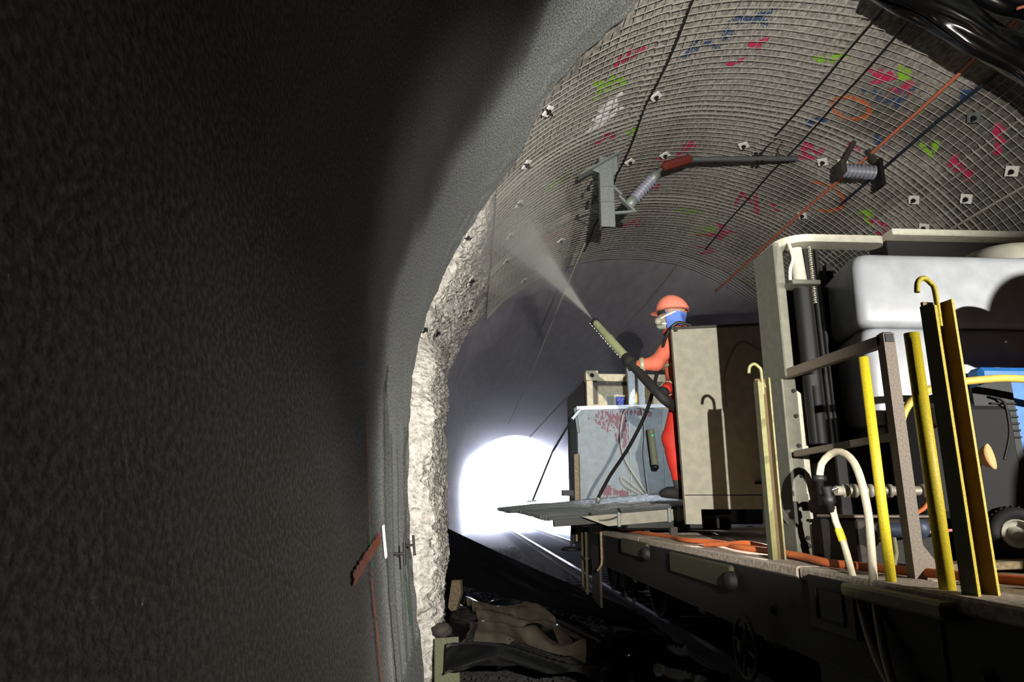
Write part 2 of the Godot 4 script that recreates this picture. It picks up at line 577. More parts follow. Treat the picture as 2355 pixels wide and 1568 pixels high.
	grid(fl, 36, 240, func(u, v):
		var x := lerpf(-3.7, 3.7, u)
		var d := lerpf(-12.0, 46.5, v)
		return w(x, -0.26 + 0.05 * n_rock.get_noise_2d(x * 3.0, d * 3.0) - 0.05 * smoothstep(1.2, 2.2, absf(x)), d))
	box(fl, w(0, -0.6, 17.2), Vector3(7.6, 0.3, 58.6), 0.0)
	var floor_ := struct("floor", fl, M.ballast, "dark ballast bed of the track along the tunnel")
	var og := S()
	box(og, w(0, -0.5, 72.0), Vector3(60, 0.4, 51.0), 0.0)
	struct("ground", og, M.ballast, "pale ground outside the bright portal")
	var bk := S()
	box(bk, w(0, 2.5, -12.2), Vector3(8.0, 8.0, 0.4), 0.0)  # added wall, unseen, closes the open end against sky light
	struct("added_wall_back", bk, M.deep, "added unseen wall closing the tunnel behind the camera against sky light")
	# ballast stones
	var mm := MultiMesh.new()
	mm.transform_format = MultiMesh.TRANSFORM_3D
	var ss := S()
	grid(ss, 6, 4, func(u, v):
		var p := Vector3(sin(v * PI) * cos(u * TAU), cos(v * PI), sin(v * PI) * sin(u * TAU))
		return p * (1.0 + 0.45 * n_lump.get_noise_3dv(p * 0.7)) * Vector3(1, 0.7, 0.9))
	ss.generate_normals()
	mm.mesh = ss.commit()
	mm.mesh.surface_set_material(0, M.ballast)
	mm.instance_count = 9000
	for k in 9000:
		var d := 6.0 + 20.0 * pow(rng.randf(), 1.6)
		var x := rng.randf_range(-3.2, 1.2)
		var b := Basis.from_euler(Vector3(rng.randf() * TAU, rng.randf() * TAU, 0)).scaled(Vector3.ONE * rng.randf_range(0.018, 0.034))
		mm.set_instance_transform(k, Transform3D(b, w(x, -0.25 + 0.05 * n_rock.get_noise_2d(x * 3.0, d * 3.0) - 0.05 * smoothstep(1.2, 2.2, absf(x)) + rng.randf() * 0.01, d)))
	var mi := MultiMeshInstance3D.new()
	mi.name = "ballast_stones"
	mi.multimesh = mm
	mi.set_meta("kind", "stuff")
	floor_.add_child(mi)
	paint(out["ceiling"])
	wall_marks()


# one sprayed stroke on the vault between (a, d) points; ragged like spray paint
func stroke(st: SurfaceTool, pts: Array, wide: float, dense := 0.8) -> void:
	st.set_smooth_group(0)
	for k in pts.size() - 1:
		var p0: Vector2 = pts[k]
		var p1: Vector2 = pts[k + 1]
		# arc metres, so that both directions measure the same
		var s := Vector2(deg_to_rad(p1.x - p0.x) * R0, p1.y - p0.y)
		var n := maxi(2, int(s.length() / 0.02))
		var across := Vector2(-s.y, s.x).normalized()
		for i in n:
			for j in range(-3, 4):
				var fall := 1.0 - absf(j) / 4.2
				if rng.randf() > dense * (0.35 + fall):
					continue
				var c := Vector2(deg_to_rad(p0.x) * R0, p0.y) + s * (float(i) / n) + across * (j / 3.0 * wide * 0.5 + rng.randf_range(-0.008, 0.008))
				var h := wide / 6.0 * rng.randf_range(0.8, 1.35)
				var v := []
				for e in [[-1, -1], [1, -1], [1, 1], [-1, 1]]:
					var a: float = rad_to_deg((c.x + e[0] * h * rng.randf_range(0.7, 1.1)) / R0)
					var d: float = c.y + e[1] * h * rng.randf_range(0.7, 1.1)
					v.append(vault(a, d, rock_off(a, d) + 0.012))
				quad(st, v[0], v[1], v[2], v[3])


func scribble(parent: Node3D, a: float, d: float, m: Material, size: float, seed_: int, dense := 0.8) -> void:
	rng.seed = seed_
	var st := S()
	var da := rad_to_deg(size / R0)
	for k in rng.randi_range(3, 4):
		var x := a + rng.randf_range(-0.5, 0.5) * da
		var y := d + rng.randf_range(-0.5, 0.5) * size
		var p := [Vector2(x, y)]
		for j in 2:
			p.append(Vector2(x + rng.randf_range(-0.7, 0.7) * da, y + rng.randf_range(-0.7, 0.7) * size))
		stroke(st, p, 0.05, dense)
	obj("paint_mark", st, m, parent)


func ring(parent: Node3D, a: float, d: float, ra: float, rd: float, m: Material, from := 0.0, to := TAU) -> void:
	var st := S()
	var p := []
	for k in 25:
		var t := lerpf(from, to, k / 24.0)
		p.append(Vector2(a + rad_to_deg(ra / R0) * cos(t), d + rd * sin(t)))
	stroke(st, p, 0.05, 0.95)
	obj("paint_ring", st, m, parent)


func paint(c: Node3D) -> void:
	rng.seed = 11
	var k := 100
	for q in [[-23.3, 5.78, 0.28], [-23.1, 7.33, 0.2], [-3.3, 7.97, 0.26], [-0.6, 5.89, 0.1], [-2.9, 6.24, 0.12], [21.4, 9.04, 0.4], [21.0, 10.39, 0.4], [22.2, 5.95, 0.2], [21.2, 7.59, 0.22], [44.1, 5.92, 0.16], [43.6, 6.56, 0.18], [20.1, 11.1, 0.3], [-4.6, 10.4, 0.35], [44.9, 8.11, 0.16], [26.9, 6.05, 0.12], [-5.6, 8.3, 0.16], [-5.0, 9.2, 0.22], [28.4, 7.2, 0.1], [-28.0, 10.0, 0.3]]:
		k += 1
		scribble(c, q[0], q[1], M.paint_pink, q[2], k)
	for q in [[-25.5, 6.25, 0.26], [-30.7, 8.03, 0.22], [-30.9, 9.42, 0.22], [-15.6, 7.43, 0.16], [8.7, 9.78, 0.24], [15.4, 10.39, 0.24], [13.5, 5.92, 0.12], [25.2, 5.84, 0.15], [37.0, 6.56, 0.17], [40.7, 8.1, 0.2], [11.0, 6.0, 0.07]]:
		k += 1
		scribble(c, q[0], q[1], M.paint_green, q[2], k, 0.75)
	for q in [[-8.2, 5.87, 0.3], [-4.6, 5.51, 0.22], [28.0, 6.16, 0.2], [35.7, 5.75, 0.16], [32.0, 6.93, 0.2], [24.0, 6.2, 0.14], [18.0, 7.0, 0.2]]:
		k += 1
		scribble(c, q[0], q[1], M.paint_blue, q[2], k, 0.5)
	ring(c, 22.0, 6.58, 0.2, 0.17, M.paint_orange)
	ring(c, 31.0, 8.3, 0.3, 0.3, M.paint_orange, -2.4, 1.2)
	var st := S()
	for q in [[-22.0, 6.45], [-21.0, 6.75], [-22.6, 6.6], [-23.5, 6.8]]:
		stroke(st, [Vector2(q[0], q[1]), Vector2(q[0] - 4.0, q[1] + 0.22)], 0.09, 0.8)
	obj("paint_patch", st, M.paint_white, c)


# marks and pins on the finished lining at the lower left
func lining_at(a: float, d: float, off := 0.0) -> Vector3:
	var p := vault(a, d)
	return vault(a, d, 0.09 + 0.012 * n_rock.get_noise_3dv(p) + off)


func wall_marks() -> void:
	var wl: Node3D = get_node("wall_left")
	rng.seed = 5
	var mark := func(st: SurfaceTool, p0: Vector2, p1: Vector2, wide: float, dense: float) -> void:
		var n := int(Vector2(deg_to_rad(p1.x - p0.x) * R0, p1.y - p0.y).length() / 0.012)
		for i in n:
			for j in range(-2, 3):
				if rng.randf() > dense:
					continue
				var c := p0.lerp(p1, float(i) / n)
				var a := c.x + rad_to_deg(j * wide / 5.0 / R0) + rng.randf_range(-0.1, 0.1)
				var d := c.y + rng.randf_range(-0.012, 0.012)
				var v := []
				for e in [[-1, -1], [1, -1], [1, 1], [-1, 1]]:
					v.append(lining_at(a + e[0] * 0.14, d + e[1] * 0.013, 0.012))
				quad(st, v[0], v[1], v[2], v[3])
	var st := S()
	mark.call(st, Vector2(-112.6, 2.94), Vector2(-110.6, 3.78), 0.05, 0.75)
	obj("paint_line", st, M.paint_orange_shaded, wl)
	st = S()
	mark.call(st, Vector2(-101.0, 3.35), Vector2(-109.0, 3.42), 0.03, 0.35)
	mark.call(st, Vector2(-113.0, 3.4), Vector2(-124.0, 3.55), 0.03, 0.35)
	obj("paint_line", st, M.paint_orange_shaded, wl)
	st = S()
	mark.call(st, Vector2(-109.5, 3.42), Vector2(-113.0, 3.45), 0.04, 0.3)
	mark.call(st, Vector2(-114.5, 5.0), Vector2(-121.0, 5.1), 0.05, 0.5)
	obj("paint_line", st, mat(Color(0.12, 0.45, 0.20), 0.8), wl)
	# a hairline crack
	st = S()
	st.set_smooth_group(0)
	var last := Vector2(-94.0, 4.2)
	while last.x > -126.0:
		var nxt := last + Vector2(-0.9, rng.randf_range(-0.03, 0.022))
		quad(st, lining_at(last.x, last.y - 0.012, 0.01), lining_at(last.x, last.y + 0.012, 0.01), lining_at(nxt.x, nxt.y + 0.012, 0.01), lining_at(nxt.x, nxt.y - 0.012, 0.01))
		last = nxt
	obj("crack", st, M.black_steel, wl)
	# white strip and two T-shaped pins
	var t := thing("marker_strip", "bright white marker strip upright on the dark left wall above the orange paint line", "marker", lining_at(-112.0, 3.87))
	st = S()
	bar(st, lining_at(-109.6, 3.86, 0.02), lining_at(-112.4, 3.9, 0.02), 0.035, 0.012, 0.004, Vector3.RIGHT)
	obj("strip", st, M.plate_white, t)
	for q in [[-112.6, 4.42, "dark T-shaped steel pin in the left wall, the nearer one beside the white marker strip"], [-112.4, 5.12, "dark T-shaped steel pin in the left wall, the farther one beside the stony edge"]]:
		t = thing("wall_pin", q[2], "pin", lining_at(q[0], q[1]), "pins in the left wall")
		st = S()
		tube(st, [lining_at(q[0] + 1.15, q[1], 0.07), lining_at(q[0] - 1.15, q[1], 0.07)], 0.009, 8)
		obj("crossbar", st, M.bolt, t)
		st = S()
		tube(st, [lining_at(q[0], q[1], -0.02), lining_at(q[0], q[1], 0.07)], 0.008, 8)
		obj("shank", st, M.bolt, t)


# ---------------------------------------------------------------- mesh, plates and cables on the vault
func wire_off(a: float, d: float) -> float:
	return 0.055 + 0.014 * n_rock.get_noise_2d(a * 0.05, d * 0.8) + 0.010 * n_rock.get_noise_2d(a * 0.03 + 40.0, d * 1.6)


func wires(st: SurfaceTool, pts: Array, r: float) -> void:
	if pts.size() > 1:
		tube(st, pts, r, 4, false)


func wire_mesh() -> void:
	var cols := [[-50.0, -17.0, "left of the crown"], [-19.0, 14.0, "across the crown"], [12.0, 45.0, "right of the crown"], [43.0, 76.0, "low on the right"]]
	var rows := [[4.3, 7.1, "nearest sheet"], [6.9, 9.5, "middle sheet"], [9.3, 11.9, "farthest sheet"]]
	var step := rad_to_deg(0.1 / R0)
	for i in cols.size():
		for j in rows.size():
			var c = cols[i]
			var r = rows[j]
			var lift := 0.012 * ((i + j) % 2)
			var t := thing("wire_mesh_sheet", "welded steel wire mesh pinned to the vault %s, %s" % [c[2], r[2]], "wire mesh", vault((c[0] + c[1]) / 2, r[0], 0.05))
			var st := S()
			var a: float = c[0]
			while a <= c[1]:
				var d0: float = maxf(r[0], edge(a) - 0.06)
				var p := []
				var d := d0
				while d < r[1]:
					p.append(vault(a, d, wire_off(a, d) + lift))
					d += 0.3
				p.append(vault(a, r[1], wire_off(a, r[1]) + lift))
				if r[1] > d0 + 0.05:
					wires(st, p, 0.0044)
				a += step
			var o := obj("lengthwise_wires", st, M.wire, t)
			o.set_meta("kind", "stuff")
			st = S()
			var dd: float = r[0]
			while dd <= r[1]:
				var p := []
				a = c[0] - 0.5
				while a <= c[1] + 0.5:
					if dd > edge(a) - 0.05:
						p.append(vault(a, dd, wire_off(a, dd) + 0.008 + lift))
					a += step
				wires(st, p, 0.0044)
				dd += 0.1
			o = obj("hoop_wires", st, M.wire, t)
			o.set_meta("kind", "stuff")


func anchor_plates() -> void:
	var list := [
		[-39.6, 5.89, "nearest one at the edge of the fresh concrete on the left"], [-42.7, 6.75, "second along the edge of the fresh concrete, by the lowest bare wires"],
		[-43.2, 7.69, "third along the left row, where the spray strikes the vault"], [-44.7, 8.57, "fourth along the left row, inside the spray"], [-45.0, 9.48, "fifth and last along the left row, below the spray"],
		[-59.3, 7.0, "half buried below the spray in the grey concrete band"], [-61.5, 7.97, "on the bright lumpy patch under the spray"], [-79.3, 6.73, "low on the left wall at the upper end of the stony strip"],
		[-59.4, 9.77, "small and far on the left below the bright lumpy patch"], [-15.3, 6.58, "by the dark cable above the bracket column"], [-14.3, 8.1, "right above the insulator of the grey bracket"],
		[-6.5, 8.04, "beside the pink paint above the red clamp"], [9.0, 7.7, "alone near the crown above the grey tube"], [-25.7, 10.31, "small and far below the bracket column"],
		[25.3, 7.55, "right of the end of the grey tube"], [28.4, 7.39, "on the orange cable beside the short ribbed insulator"], [31.2, 8.77, "on the orange cable below the ribbed insulators"],
		[43.8, 7.26, "right of the black end plate above the mast"], [49.2, 6.72, "second from the right edge above the white beam"], [49.7, 7.5, "lowest on the right above the white beam"], [49.3, 6.06, "at the right edge of the picture"],
		[38.1, 5.86, "dusty and dull under the black ventilation duct"], [-36.0, 11.4, "farthest one on the left where the mesh ends"], [-76.5, 7.47, "dark one in the stony left wall"]]
	for q in list:
		var a: float = q[0]
		var d: float = q[1]
		var inn := inward_at(a)
		var c := vault(a, d, wire_off(a, d) + 0.02)
		if a < -55.0:
			c = vault(a, d, maxf(rock_off(a, d), 0.02) + 0.03)
		var t := thing("anchor_plate", "white anchor plate " + q[2], "anchor plate", c, "anchor plates on the vault")
		var along := Vector3(0, 0, -1)
		var side := inn.cross(along).normalized()
		var st := S()
		extrude(st, [Vector2(-0.075, 0), Vector2(0, -0.1), Vector2(0.075, 0), Vector2(0, 0.1)], c, side, along, inn * 0.012)
		obj("plate", st, M.zinc if q[0] < -76.0 and q[1] > 7.0 or q[0] == 38.1 else M.plate_white, t)
		st = S()
		lathe(st, [Vector2(0, 0.055), Vector2(0.012, 0.055), Vector2(0.014, 0.03), Vector2(0.028, 0.028), Vector2(0.03, 0.01)], c, inn, 6, [1])
		obj("bolt", st, M.bolt, t)
		if q[1] < 8.3 and a < -30.0:
			st = S()
			bar(st, c + inn * 0.02 - along * 0.1 - side * 0.05, c + inn * 0.03 + along * 0.1 + side * 0.05, 0.02, 0.014)
			obj("crossbar", st, M.bolt, t)


func cable(called: String, label: String, a: float, d0: float, d1: float, r: float, m: Material, sag := 0.02, lift := 0.0) -> void:
	var p := []
	var d := d0
	while d <= d1:
		var k := (d - d0)
		p.append(vault(a + 0.25 * sin(d * 1.3 + a), d, 0.085 + lift + sag * absf(sin(k * 1.9 + a))))
		d += 0.25
	var st := S()
	tube(st, p, r, 8)
	var o := obj(called, st, m)
	tag(o, label, "cable", "cables along the vault")


func cables() -> void:
	cable("vault_cable", "thin black cable left of the crown, passing the grey bracket column", -16.6, 4.6, 11.2, 0.011, M.cable_black, 0.05)
	cable("vault_cable", "black cable right of the crown that ends at the grey suspended tube", 13.6, 4.6, 7.5, 0.012, M.cable_black, 0.03)
	cable("vault_cable", "black cable running straight above the orange paint ring", 18.4, 4.6, 11.0, 0.011, M.cable_black, 0.03)
	cable("orange_cable", "long orange cable running along the vault past the short ribbed insulator", 30.6, 4.4, 12.2, 0.019, M.cable_orange, 0.02, 0.01)
	cable("vault_cable", "dark blue-grey cable right of the orange cable", 34.8, 4.6, 8.2, 0.018, M.cable_blue, 0.02)
	cable("vault_cable", "pale cable lowest on the right of the vault above the white beam", 52.8, 4.6, 8.2, 0.012, M.cable_pale, 0.01)
	cable("vault_cable", "thin pale wire above the worker, receding into the dark vault", 15.2, 11.4, 30.0, 0.012, M.cable_pale, 0.02, 0.05)
	# hanging wires on the left, in front of the dark old lining
	var o: Node3D
	var st := S()
	tube(st, curve([w(-1.46, 4.5, 8.2), w(-1.62, 4.1, 9.8), w(-1.8, 3.62, 13.0), w(-2.0, 3.2, 17.0)], 0.4), 0.007, 6)
	o = obj("hanging_wire", st, M.cable_pale)
	tag(o, "thin pale wire hanging from the grey bracket column towards the far portal", "wire")
	st = S()
	tube(st, [w(-1.04, 3.3, 12.9), w(-1.36, 3.02, 20.0), w(-1.9, 2.78, 32.0), w(-3.3, 2.9, 45.0)], 0.012, 6)
	o = obj("contact_wire", st, M.cable_pale)
	tag(o, "pale wire slanting from the cream container down to the bright portal", "wire")


# ---------------------------------------------------------------- overhead line fittings
func sheds(st: SurfaceTool, a: Vector3, b: Vector3, r0: float, r1: float, n: int) -> void:
	var l := a.distance_to(b)
	var prof := [Vector2(0, 0)]
	for k in n:
		var y := l * (k + 0.15) / n
		prof += [Vector2(r0, y), Vector2(r1, y + l * 0.28 / n), Vector2(r1 * 0.98, y + l * 0.4 / n), Vector2(r0, y + l * 0.62 / n)]
	prof.append(Vector2(0, l))
	lathe(st, prof, a, b - a, 18)


func bracket() -> void:
	var t := thing("bracket_column", "grey steel bracket column hanging from the vault left of the worker", "bracket", w(-1.28, 5.35, 7.6))
	var st := S()
	# channel: web and two flanges
	box(st, w(-1.28, 4.92, 7.55), Vector3(0.17, 0.92, 0.014), 0.004)
	box(st, w(-1.36, 4.92, 7.6), Vector3(0.014, 0.92, 0.11), 0.004)
	box(st, w(-1.2, 4.92, 7.6), Vector3(0.014, 0.92, 0.11), 0.004)
	obj("column", st, M.zinc, t)
	for y in [4.78, 4.98]:
		st = S()
		box(st, w(-1.28, y, 7.535), Vector3(0.19, 0.012, 0.03), 0.003)
		obj("stiffener", st, M.zinc, t)
	st = S()
	bar(st, w(-1.62, 5.1, 7.55), w(-1.12, 5.42, 7.55), 0.16, 0.02)
	obj("head_plate", st, M.zinc, t)
	st = S()
	extrude(st, [Vector2(-0.16, 0), Vector2(0.16, 0.2), Vector2(0.16, 0), Vector2(0.08, -0.1)], w(-1.3, 5.2, 7.56), Vector3.RIGHT, Vector3.UP, Vector3(0, 0, 0.012))
	obj("gusset", st, M.zinc, t)
	st = S()
	tube(st, [w(-1.5, 4.98, 7.6), w(-1.36, 5.2, 7.6)], 0.007, 6)
	tube(st, [w(-1.52, 4.72, 7.6), w(-1.3, 4.62, 7.6)], 0.007, 6)
	tube(st, [w(-1.52, 4.73, 7.62), w(-1.36, 4.8, 7.62)], 0.005, 6)
	obj("stay_rods", st, M.bolt, t)
	for q in [[-1.5, 4.96], [-1.53, 4.72], [-1.42, 4.9]]:
		st = S()
		box(st, w(q[0], q[1], 7.58), Vector3(0.04, 0.05, 0.04), 0.008)
		obj("nut", st, M.bolt, t)
	st = S()
	bar(st, w(-1.2, 4.64, 7.56), w(-0.93, 4.67, 7.56), 0.05, 0.03)
	bar(st, w(-1.2, 4.98, 7.56), w(-1.1, 4.88, 7.56), 0.05, 0.03)
	bar(st, w(-1.14, 4.86, 7.56), w(-0.95, 4.66, 7.56), 0.08, 0.03)
	obj("foot_bracket", st, M.zinc, t)
	# the arm that the column carries
	t = thing("insulator_arm", "grey ribbed insulator slanting up from the bracket column to the red clamp", "insulator", w(-1.04, 4.74, 7.56))
	st = S()
	var a := w(-1.03, 4.74, 7.56)
	var b := w(-0.6, 5.24, 7.56)
	lathe(st, [Vector2(0, 0), Vector2(0.07, 0), Vector2(0.07, 0.11), Vector2(0.05, 0.13)], a, b - a, 16)
	obj("lower_cap", st, M.zinc, t)
	st = S()
	sheds(st, a.lerp(b, 0.18), a.lerp(b, 0.72), 0.036, 0.08, 8)
	obj("ribs", st, M.porcelain, t)
	st = S()
	lathe(st, [Vector2(0, 0), Vector2(0.062, 0), Vector2(0.06, 0.12), Vector2(0.03, 0.13), Vector2(0.03, 0.2), Vector2(0, 0.2)], a.lerp(b, 0.7), b - a, 16)
	obj("upper_cap", st, M.zinc, t)
	t = thing("support_tube", "dark grey tube with a red clamp hung under the crown of the vault", "tube", w(0.3, 5.4, 7.56))
	st = S()
	bar(st, w(-0.58, 5.27, 7.56), w(-0.2, 5.4, 7.56), 0.11, 0.11, 0.03)
	obj("clamp", st, M.red_plastic, t)
	st = S()
	tube(st, [w(-0.22, 5.385, 7.56), w(1.14, 5.44, 7.56)], 0.034, 14)
	obj("tube", st, M.tube_grey, t)
	for x in [0.62, 0.68]:
		st = S()
		tube(st, [w(x, 5.36, 7.56), w(x, 5.5, 7.56)], 0.022, 8)
		obj("hanger_clamp", st, M.bolt, t)
	st = S()
	tube(st, curve([w(0.66, 5.45, 7.56), w(0.78, 5.6, 7.54), w(0.91, 5.7, 7.5)]), 0.01, 6)
	tube(st, curve([w(0.93, 5.42, 7.56), w(0.9, 5.55, 7.55), w(0.95, 5.62, 7.52), w(0.91, 5.7, 7.5)]), 0.007, 6)
	obj("hanger_wire", st, M.cable_black, t)
	t = thing("short_insulator", "short ribbed grey insulator with a black end plate beside the orange cable", "insulator", w(1.4, 5.0, 7.0))
	st = S()
	sheds(st, w(1.38, 4.99, 7.0), w(1.76, 4.97, 7.0), 0.036, 0.085, 8)
	obj("ribs", st, M.porcelain, t)
	st = S()
	box(st, w(1.81, 4.96, 7.0), Vector3(0.04, 0.34, 0.14), 0.006)
	obj("end_plate", st, M.black_steel, t)
	st = S()
	box(st, w(1.36, 5.02, 7.0), Vector3(0.06, 0.18, 0.16), 0.02)
	obj("end_cap", st, M.frame_dark, t)
	st = S()
	bar(st, w(1.4, 5.1, 7.0), w(1.55, 5.36, 7.0), 0.06, 0.05)
	bar(st, w(1.78, 5.1, 7.0), w(1.7, 5.26, 7.0), 0.06, 0.05)
	obj("wall_bracket", st, M.frame_dark, t)


func duct() -> void:
	var t := thing("ventilation_duct", "glossy black crumpled plastic duct across the upper right corner", "duct", w(1.0, 4.6, 4.5))
	var path := curve([w(0.35, 5.32, 4.5), w(0.75, 5.12, 4.5), w(1.2, 4.82, 4.5), w(1.7, 4.42, 4.5), w(2.3, 3.9, 4.5)], 0.04)
	var st := S()
	grid(st, path.size() - 1, 48, func(u, v):
		var k := int(u * (path.size() - 1) + 0.5)
		var p: Vector3 = path[k]
		var tg: Vector3 = (path[mini(k + 1, path.size() - 1)] - path[maxi(k - 1, 0)]).normalized()
		var n := tg.cross(Vector3.BACK).normalized()
		var an: float = v * TAU
		var dir: Vector3 = n * cos(an) * 1.1 + Vector3.BACK * sin(an)
		var r := 0.135 + 0.035 * n_soft.get_noise_2d(u * 3.0, an * 0.9) + 0.012 * n_rock.get_noise_2d(u * 5.0, an * 1.2)
		return p + dir * r)
	obj("sleeve", st, M.plastic_black, t)
	st = S()
	var path2 := curve([w(0.95, 5.3, 4.45), w(1.3, 5.05, 4.4), w(1.55, 4.98, 4.4), w(1.9, 4.6, 4.45), w(2.3, 4.3, 4.45)], 0.05)
	tube(st, path2, 0.08, 12)
	obj("loose_fold", st, M.plastic_black, t)
	var o := S()
	tube(o, curve([w(1.25, 4.9, 4.25), w(1.45, 4.98, 4.22), w(1.7, 5.2, 4.2)]), 0.012, 6)
	var c := obj("tie_cord", o, M.cable_orange)
	tag(c, "short orange cord tied round the black duct at the right edge", "cord")


# ---------------------------------------------------------------- track
func track() -> void:
	var t := thing("railway_track", "steel railway track with shining rail heads running under the wagons to the portal", "railway track", w(0, -0.2, 20))
	for x in [-0.75, 0.75]:
		var st := S()
		var prof := [Vector2(-0.036, 0), Vector2(0.036, 0), Vector2(0.036, -0.04), Vector2(-0.036, -0.04)]
		extrude(st, prof, w(x, 0, 2.0), Vector3.RIGHT, Vector3.UP, Vector3(0, 0, -50.0))
		var head := obj("rail", st, M.rail_top, t)
		st = S()
		prof = [Vector2(-0.034, -0.0402), Vector2(0.034, -0.0402), Vector2(0.009, -0.055), Vector2(0.009, -0.125), Vector2(0.07, -0.142), Vector2(0.07, -0.155), Vector2(-0.07, -0.155), Vector2(-0.07, -0.142), Vector2(-0.009, -0.125), Vector2(-0.009, -0.055)]
		extrude(st, prof, w(x, 0, 2.0), Vector3.RIGHT, Vector3.UP, Vector3(0, 0, -50.0))
		obj("rail_foot", st, M.rail_foot, head)
	# trough-shaped steel sleepers; one mesh shared by all
	var ss := S()
	extrude(ss, [Vector2(-0.13, -0.09), Vector2(-0.1, -0.015), Vector2(-0.06, 0), Vector2(-0.03, -0.02), Vector2(0.03, -0.02), Vector2(0.06, 0), Vector2(0.1, -0.015), Vector2(0.13, -0.09)], Vector3(-1.2, 0, 0), Vector3.BACK, Vector3.UP, Vector3(2.4, 0, 0))
	ss.generate_normals()
	var mesh := ss.commit()
	mesh.surface_set_material(0, M.sleeper)
	var d := 4.6
	var k := 0
	while d < 44.0:
		var o := MeshInstance3D.new()
		o.mesh = mesh
		o.name = "sleeper" if k == 0 else "sleeper_%03d" % k
		t.add_child(o)
		o.position = w(0, -0.155, d) - t.position
		d += 0.5
		k += 1


func ground_sheets() -> void:
	# rubber mat that leans from the wall down to the near rail
	var st := S()
	var pa := [w(-3.42, 0.95, 11.2), w(-1.0, 0.05, 8.2), w(-0.95, 0.0, 7.3), w(-3.3, 0.5, 7.6)]
	for side in [0.0, 0.012]:
		grid(st, 20, 12, func(u, v):
			var p: Vector3 = pa[0].lerp(pa[1], u).lerp(pa[3].lerp(pa[2], u), v)
			return p + Vector3(0, -side - 0.03 * sin(u * PI) + 0.02 * n_rock.get_noise_2d(u * 5.0, v * 5.0) * minf(1.0, v * 8.0), 0))
	var o := obj("rubber_mat", st, M.mat_black)
	tag(o, "matt black sheet sloping from the left wall down to the near rail", "sheet")
	# crumpled plastic in front of it
	st = S()
	var film := func(u, v) -> Vector3:
		var x := lerpf(-3.05, -0.9, u)
		var d := lerpf(5.5, 7.7, v)
		var h: float = lerpf(0.30, -0.10, smoothstep(0.0, 0.9, u)) - 0.22 * (1.0 - v) * (1.0 - u)
		# folds run across the track, as the film was dragged along the wall
		var g := Vector2(x * 0.35 + 0.25 * d, d * 0.9 + 0.5 * n_soft.get_noise_2d(x * 1.2, d * 0.8))
		var f1 := 1.0 - absf(n_soft.get_noise_2d(g.x, g.y + 40.0)) * 2.0
		var f2 := 1.0 - absf(n_soft.get_noise_2d(g.x * 1.8 + 17.0, g.y * 2.0)) * 2.0
		var f3 := n_rock.get_noise_2d(g.x * 1.5, g.y * 2.5)
		return w(x, h + 0.12 * f1 + 0.045 * f2 + 0.008 * f3 - 0.08, d)
	grid(st, 110, 110, film)
	o = obj("plastic_sheet", st, M.plastic_black)
	tag(o, "glossy black plastic sheet lying crumpled beside the near rail", "sheet")
	st = S()
	grid(st, 60, 60, func(u, v):
		var x := lerpf(-2.86, -1.95, u) + 0.08 * sin(v * 5.0)
		var d := lerpf(5.9, 7.3, v)
		var p: Vector3 = film.call((x + 3.05) / 2.15, (d - 5.5) / 2.2)
		var f := 1.0 - absf(n_soft.get_noise_2d(x * 0.5 + d * 0.6, d * 0.9 - x * 0.7)) * 2.0
		return p + Vector3(0, 0.03 + 0.07 * f, 0))
	o = obj("dusty_sheet", st, M.sheet_dusty)
	tag(o, "dusty brownish plastic sheet in folds at the foot of the left wall", "sheet")
	# boards at the foot of the wall
	var t := thing("shutter_board", "greenish dusty board leaning at the bottom edge beside the left wall", "board", w(-3.0, -0.1, 6.2))
	st = S()
	bar(st, w(-3.03, -0.3, 5.75), w(-3.06, 0.15, 6.05), 0.2, 0.04, 0.006, Vector3(0, 0.4, 1))
	obj("panel", st, M.board_green, t)
	t = thing("wood_wedge", "small pale wooden wedge standing behind the greenish board", "wedge", w(-3.0, 0.1, 6.9))
	st = S()
	extrude(st, [Vector2(-0.06, -0.02), Vector2(0.0, -0.09), Vector2(0.06, 0.1), Vector2(0.05, 0.22), Vector2(-0.03, 0.22)], w(-3.02, 0.3, 6.85), Vector3.RIGHT, Vector3.UP, Vector3(0.02, 0, -0.07))
	obj("block", st, M.wood_dirty, t)
	t = thing("rubble_lump", "pale rounded lump of concrete on top of the greenish board", "rubble", w(-3.1, 0.14, 6.12))
	st = S()
	grid(st, 16, 10, func(u, v):
		var p := Vector3(sin(v * PI) * cos(u * TAU), cos(v * PI), sin(v * PI) * sin(u * TAU))
		return w(-3.1, 0.2, 6.12) + p * Vector3(0.08, 0.06, 0.08) * (1.0 + 0.3 * n_lump.get_noise_3dv(p)))
	obj("lump", st, M.frame_dark, t)


# ---------------------------------------------------------------- the near flat wagon
func wheel(st: SurfaceTool, c: Vector3, out: float) -> void:
	lathe(st, [Vector2(0, 0.08), Vector2(0.09, 0.08), Vector2(0.1, 0.05), Vector2(0.36, 0.03), Vector2(0.38, 0.07), Vector2(0.42, 0.07), Vector2(0.425, -0.05), Vector2(0.46, -0.06), Vector2(0.46, -0.08), Vector2(0.0, -0.08)], c, Vector3(out, 0, 0), 32)


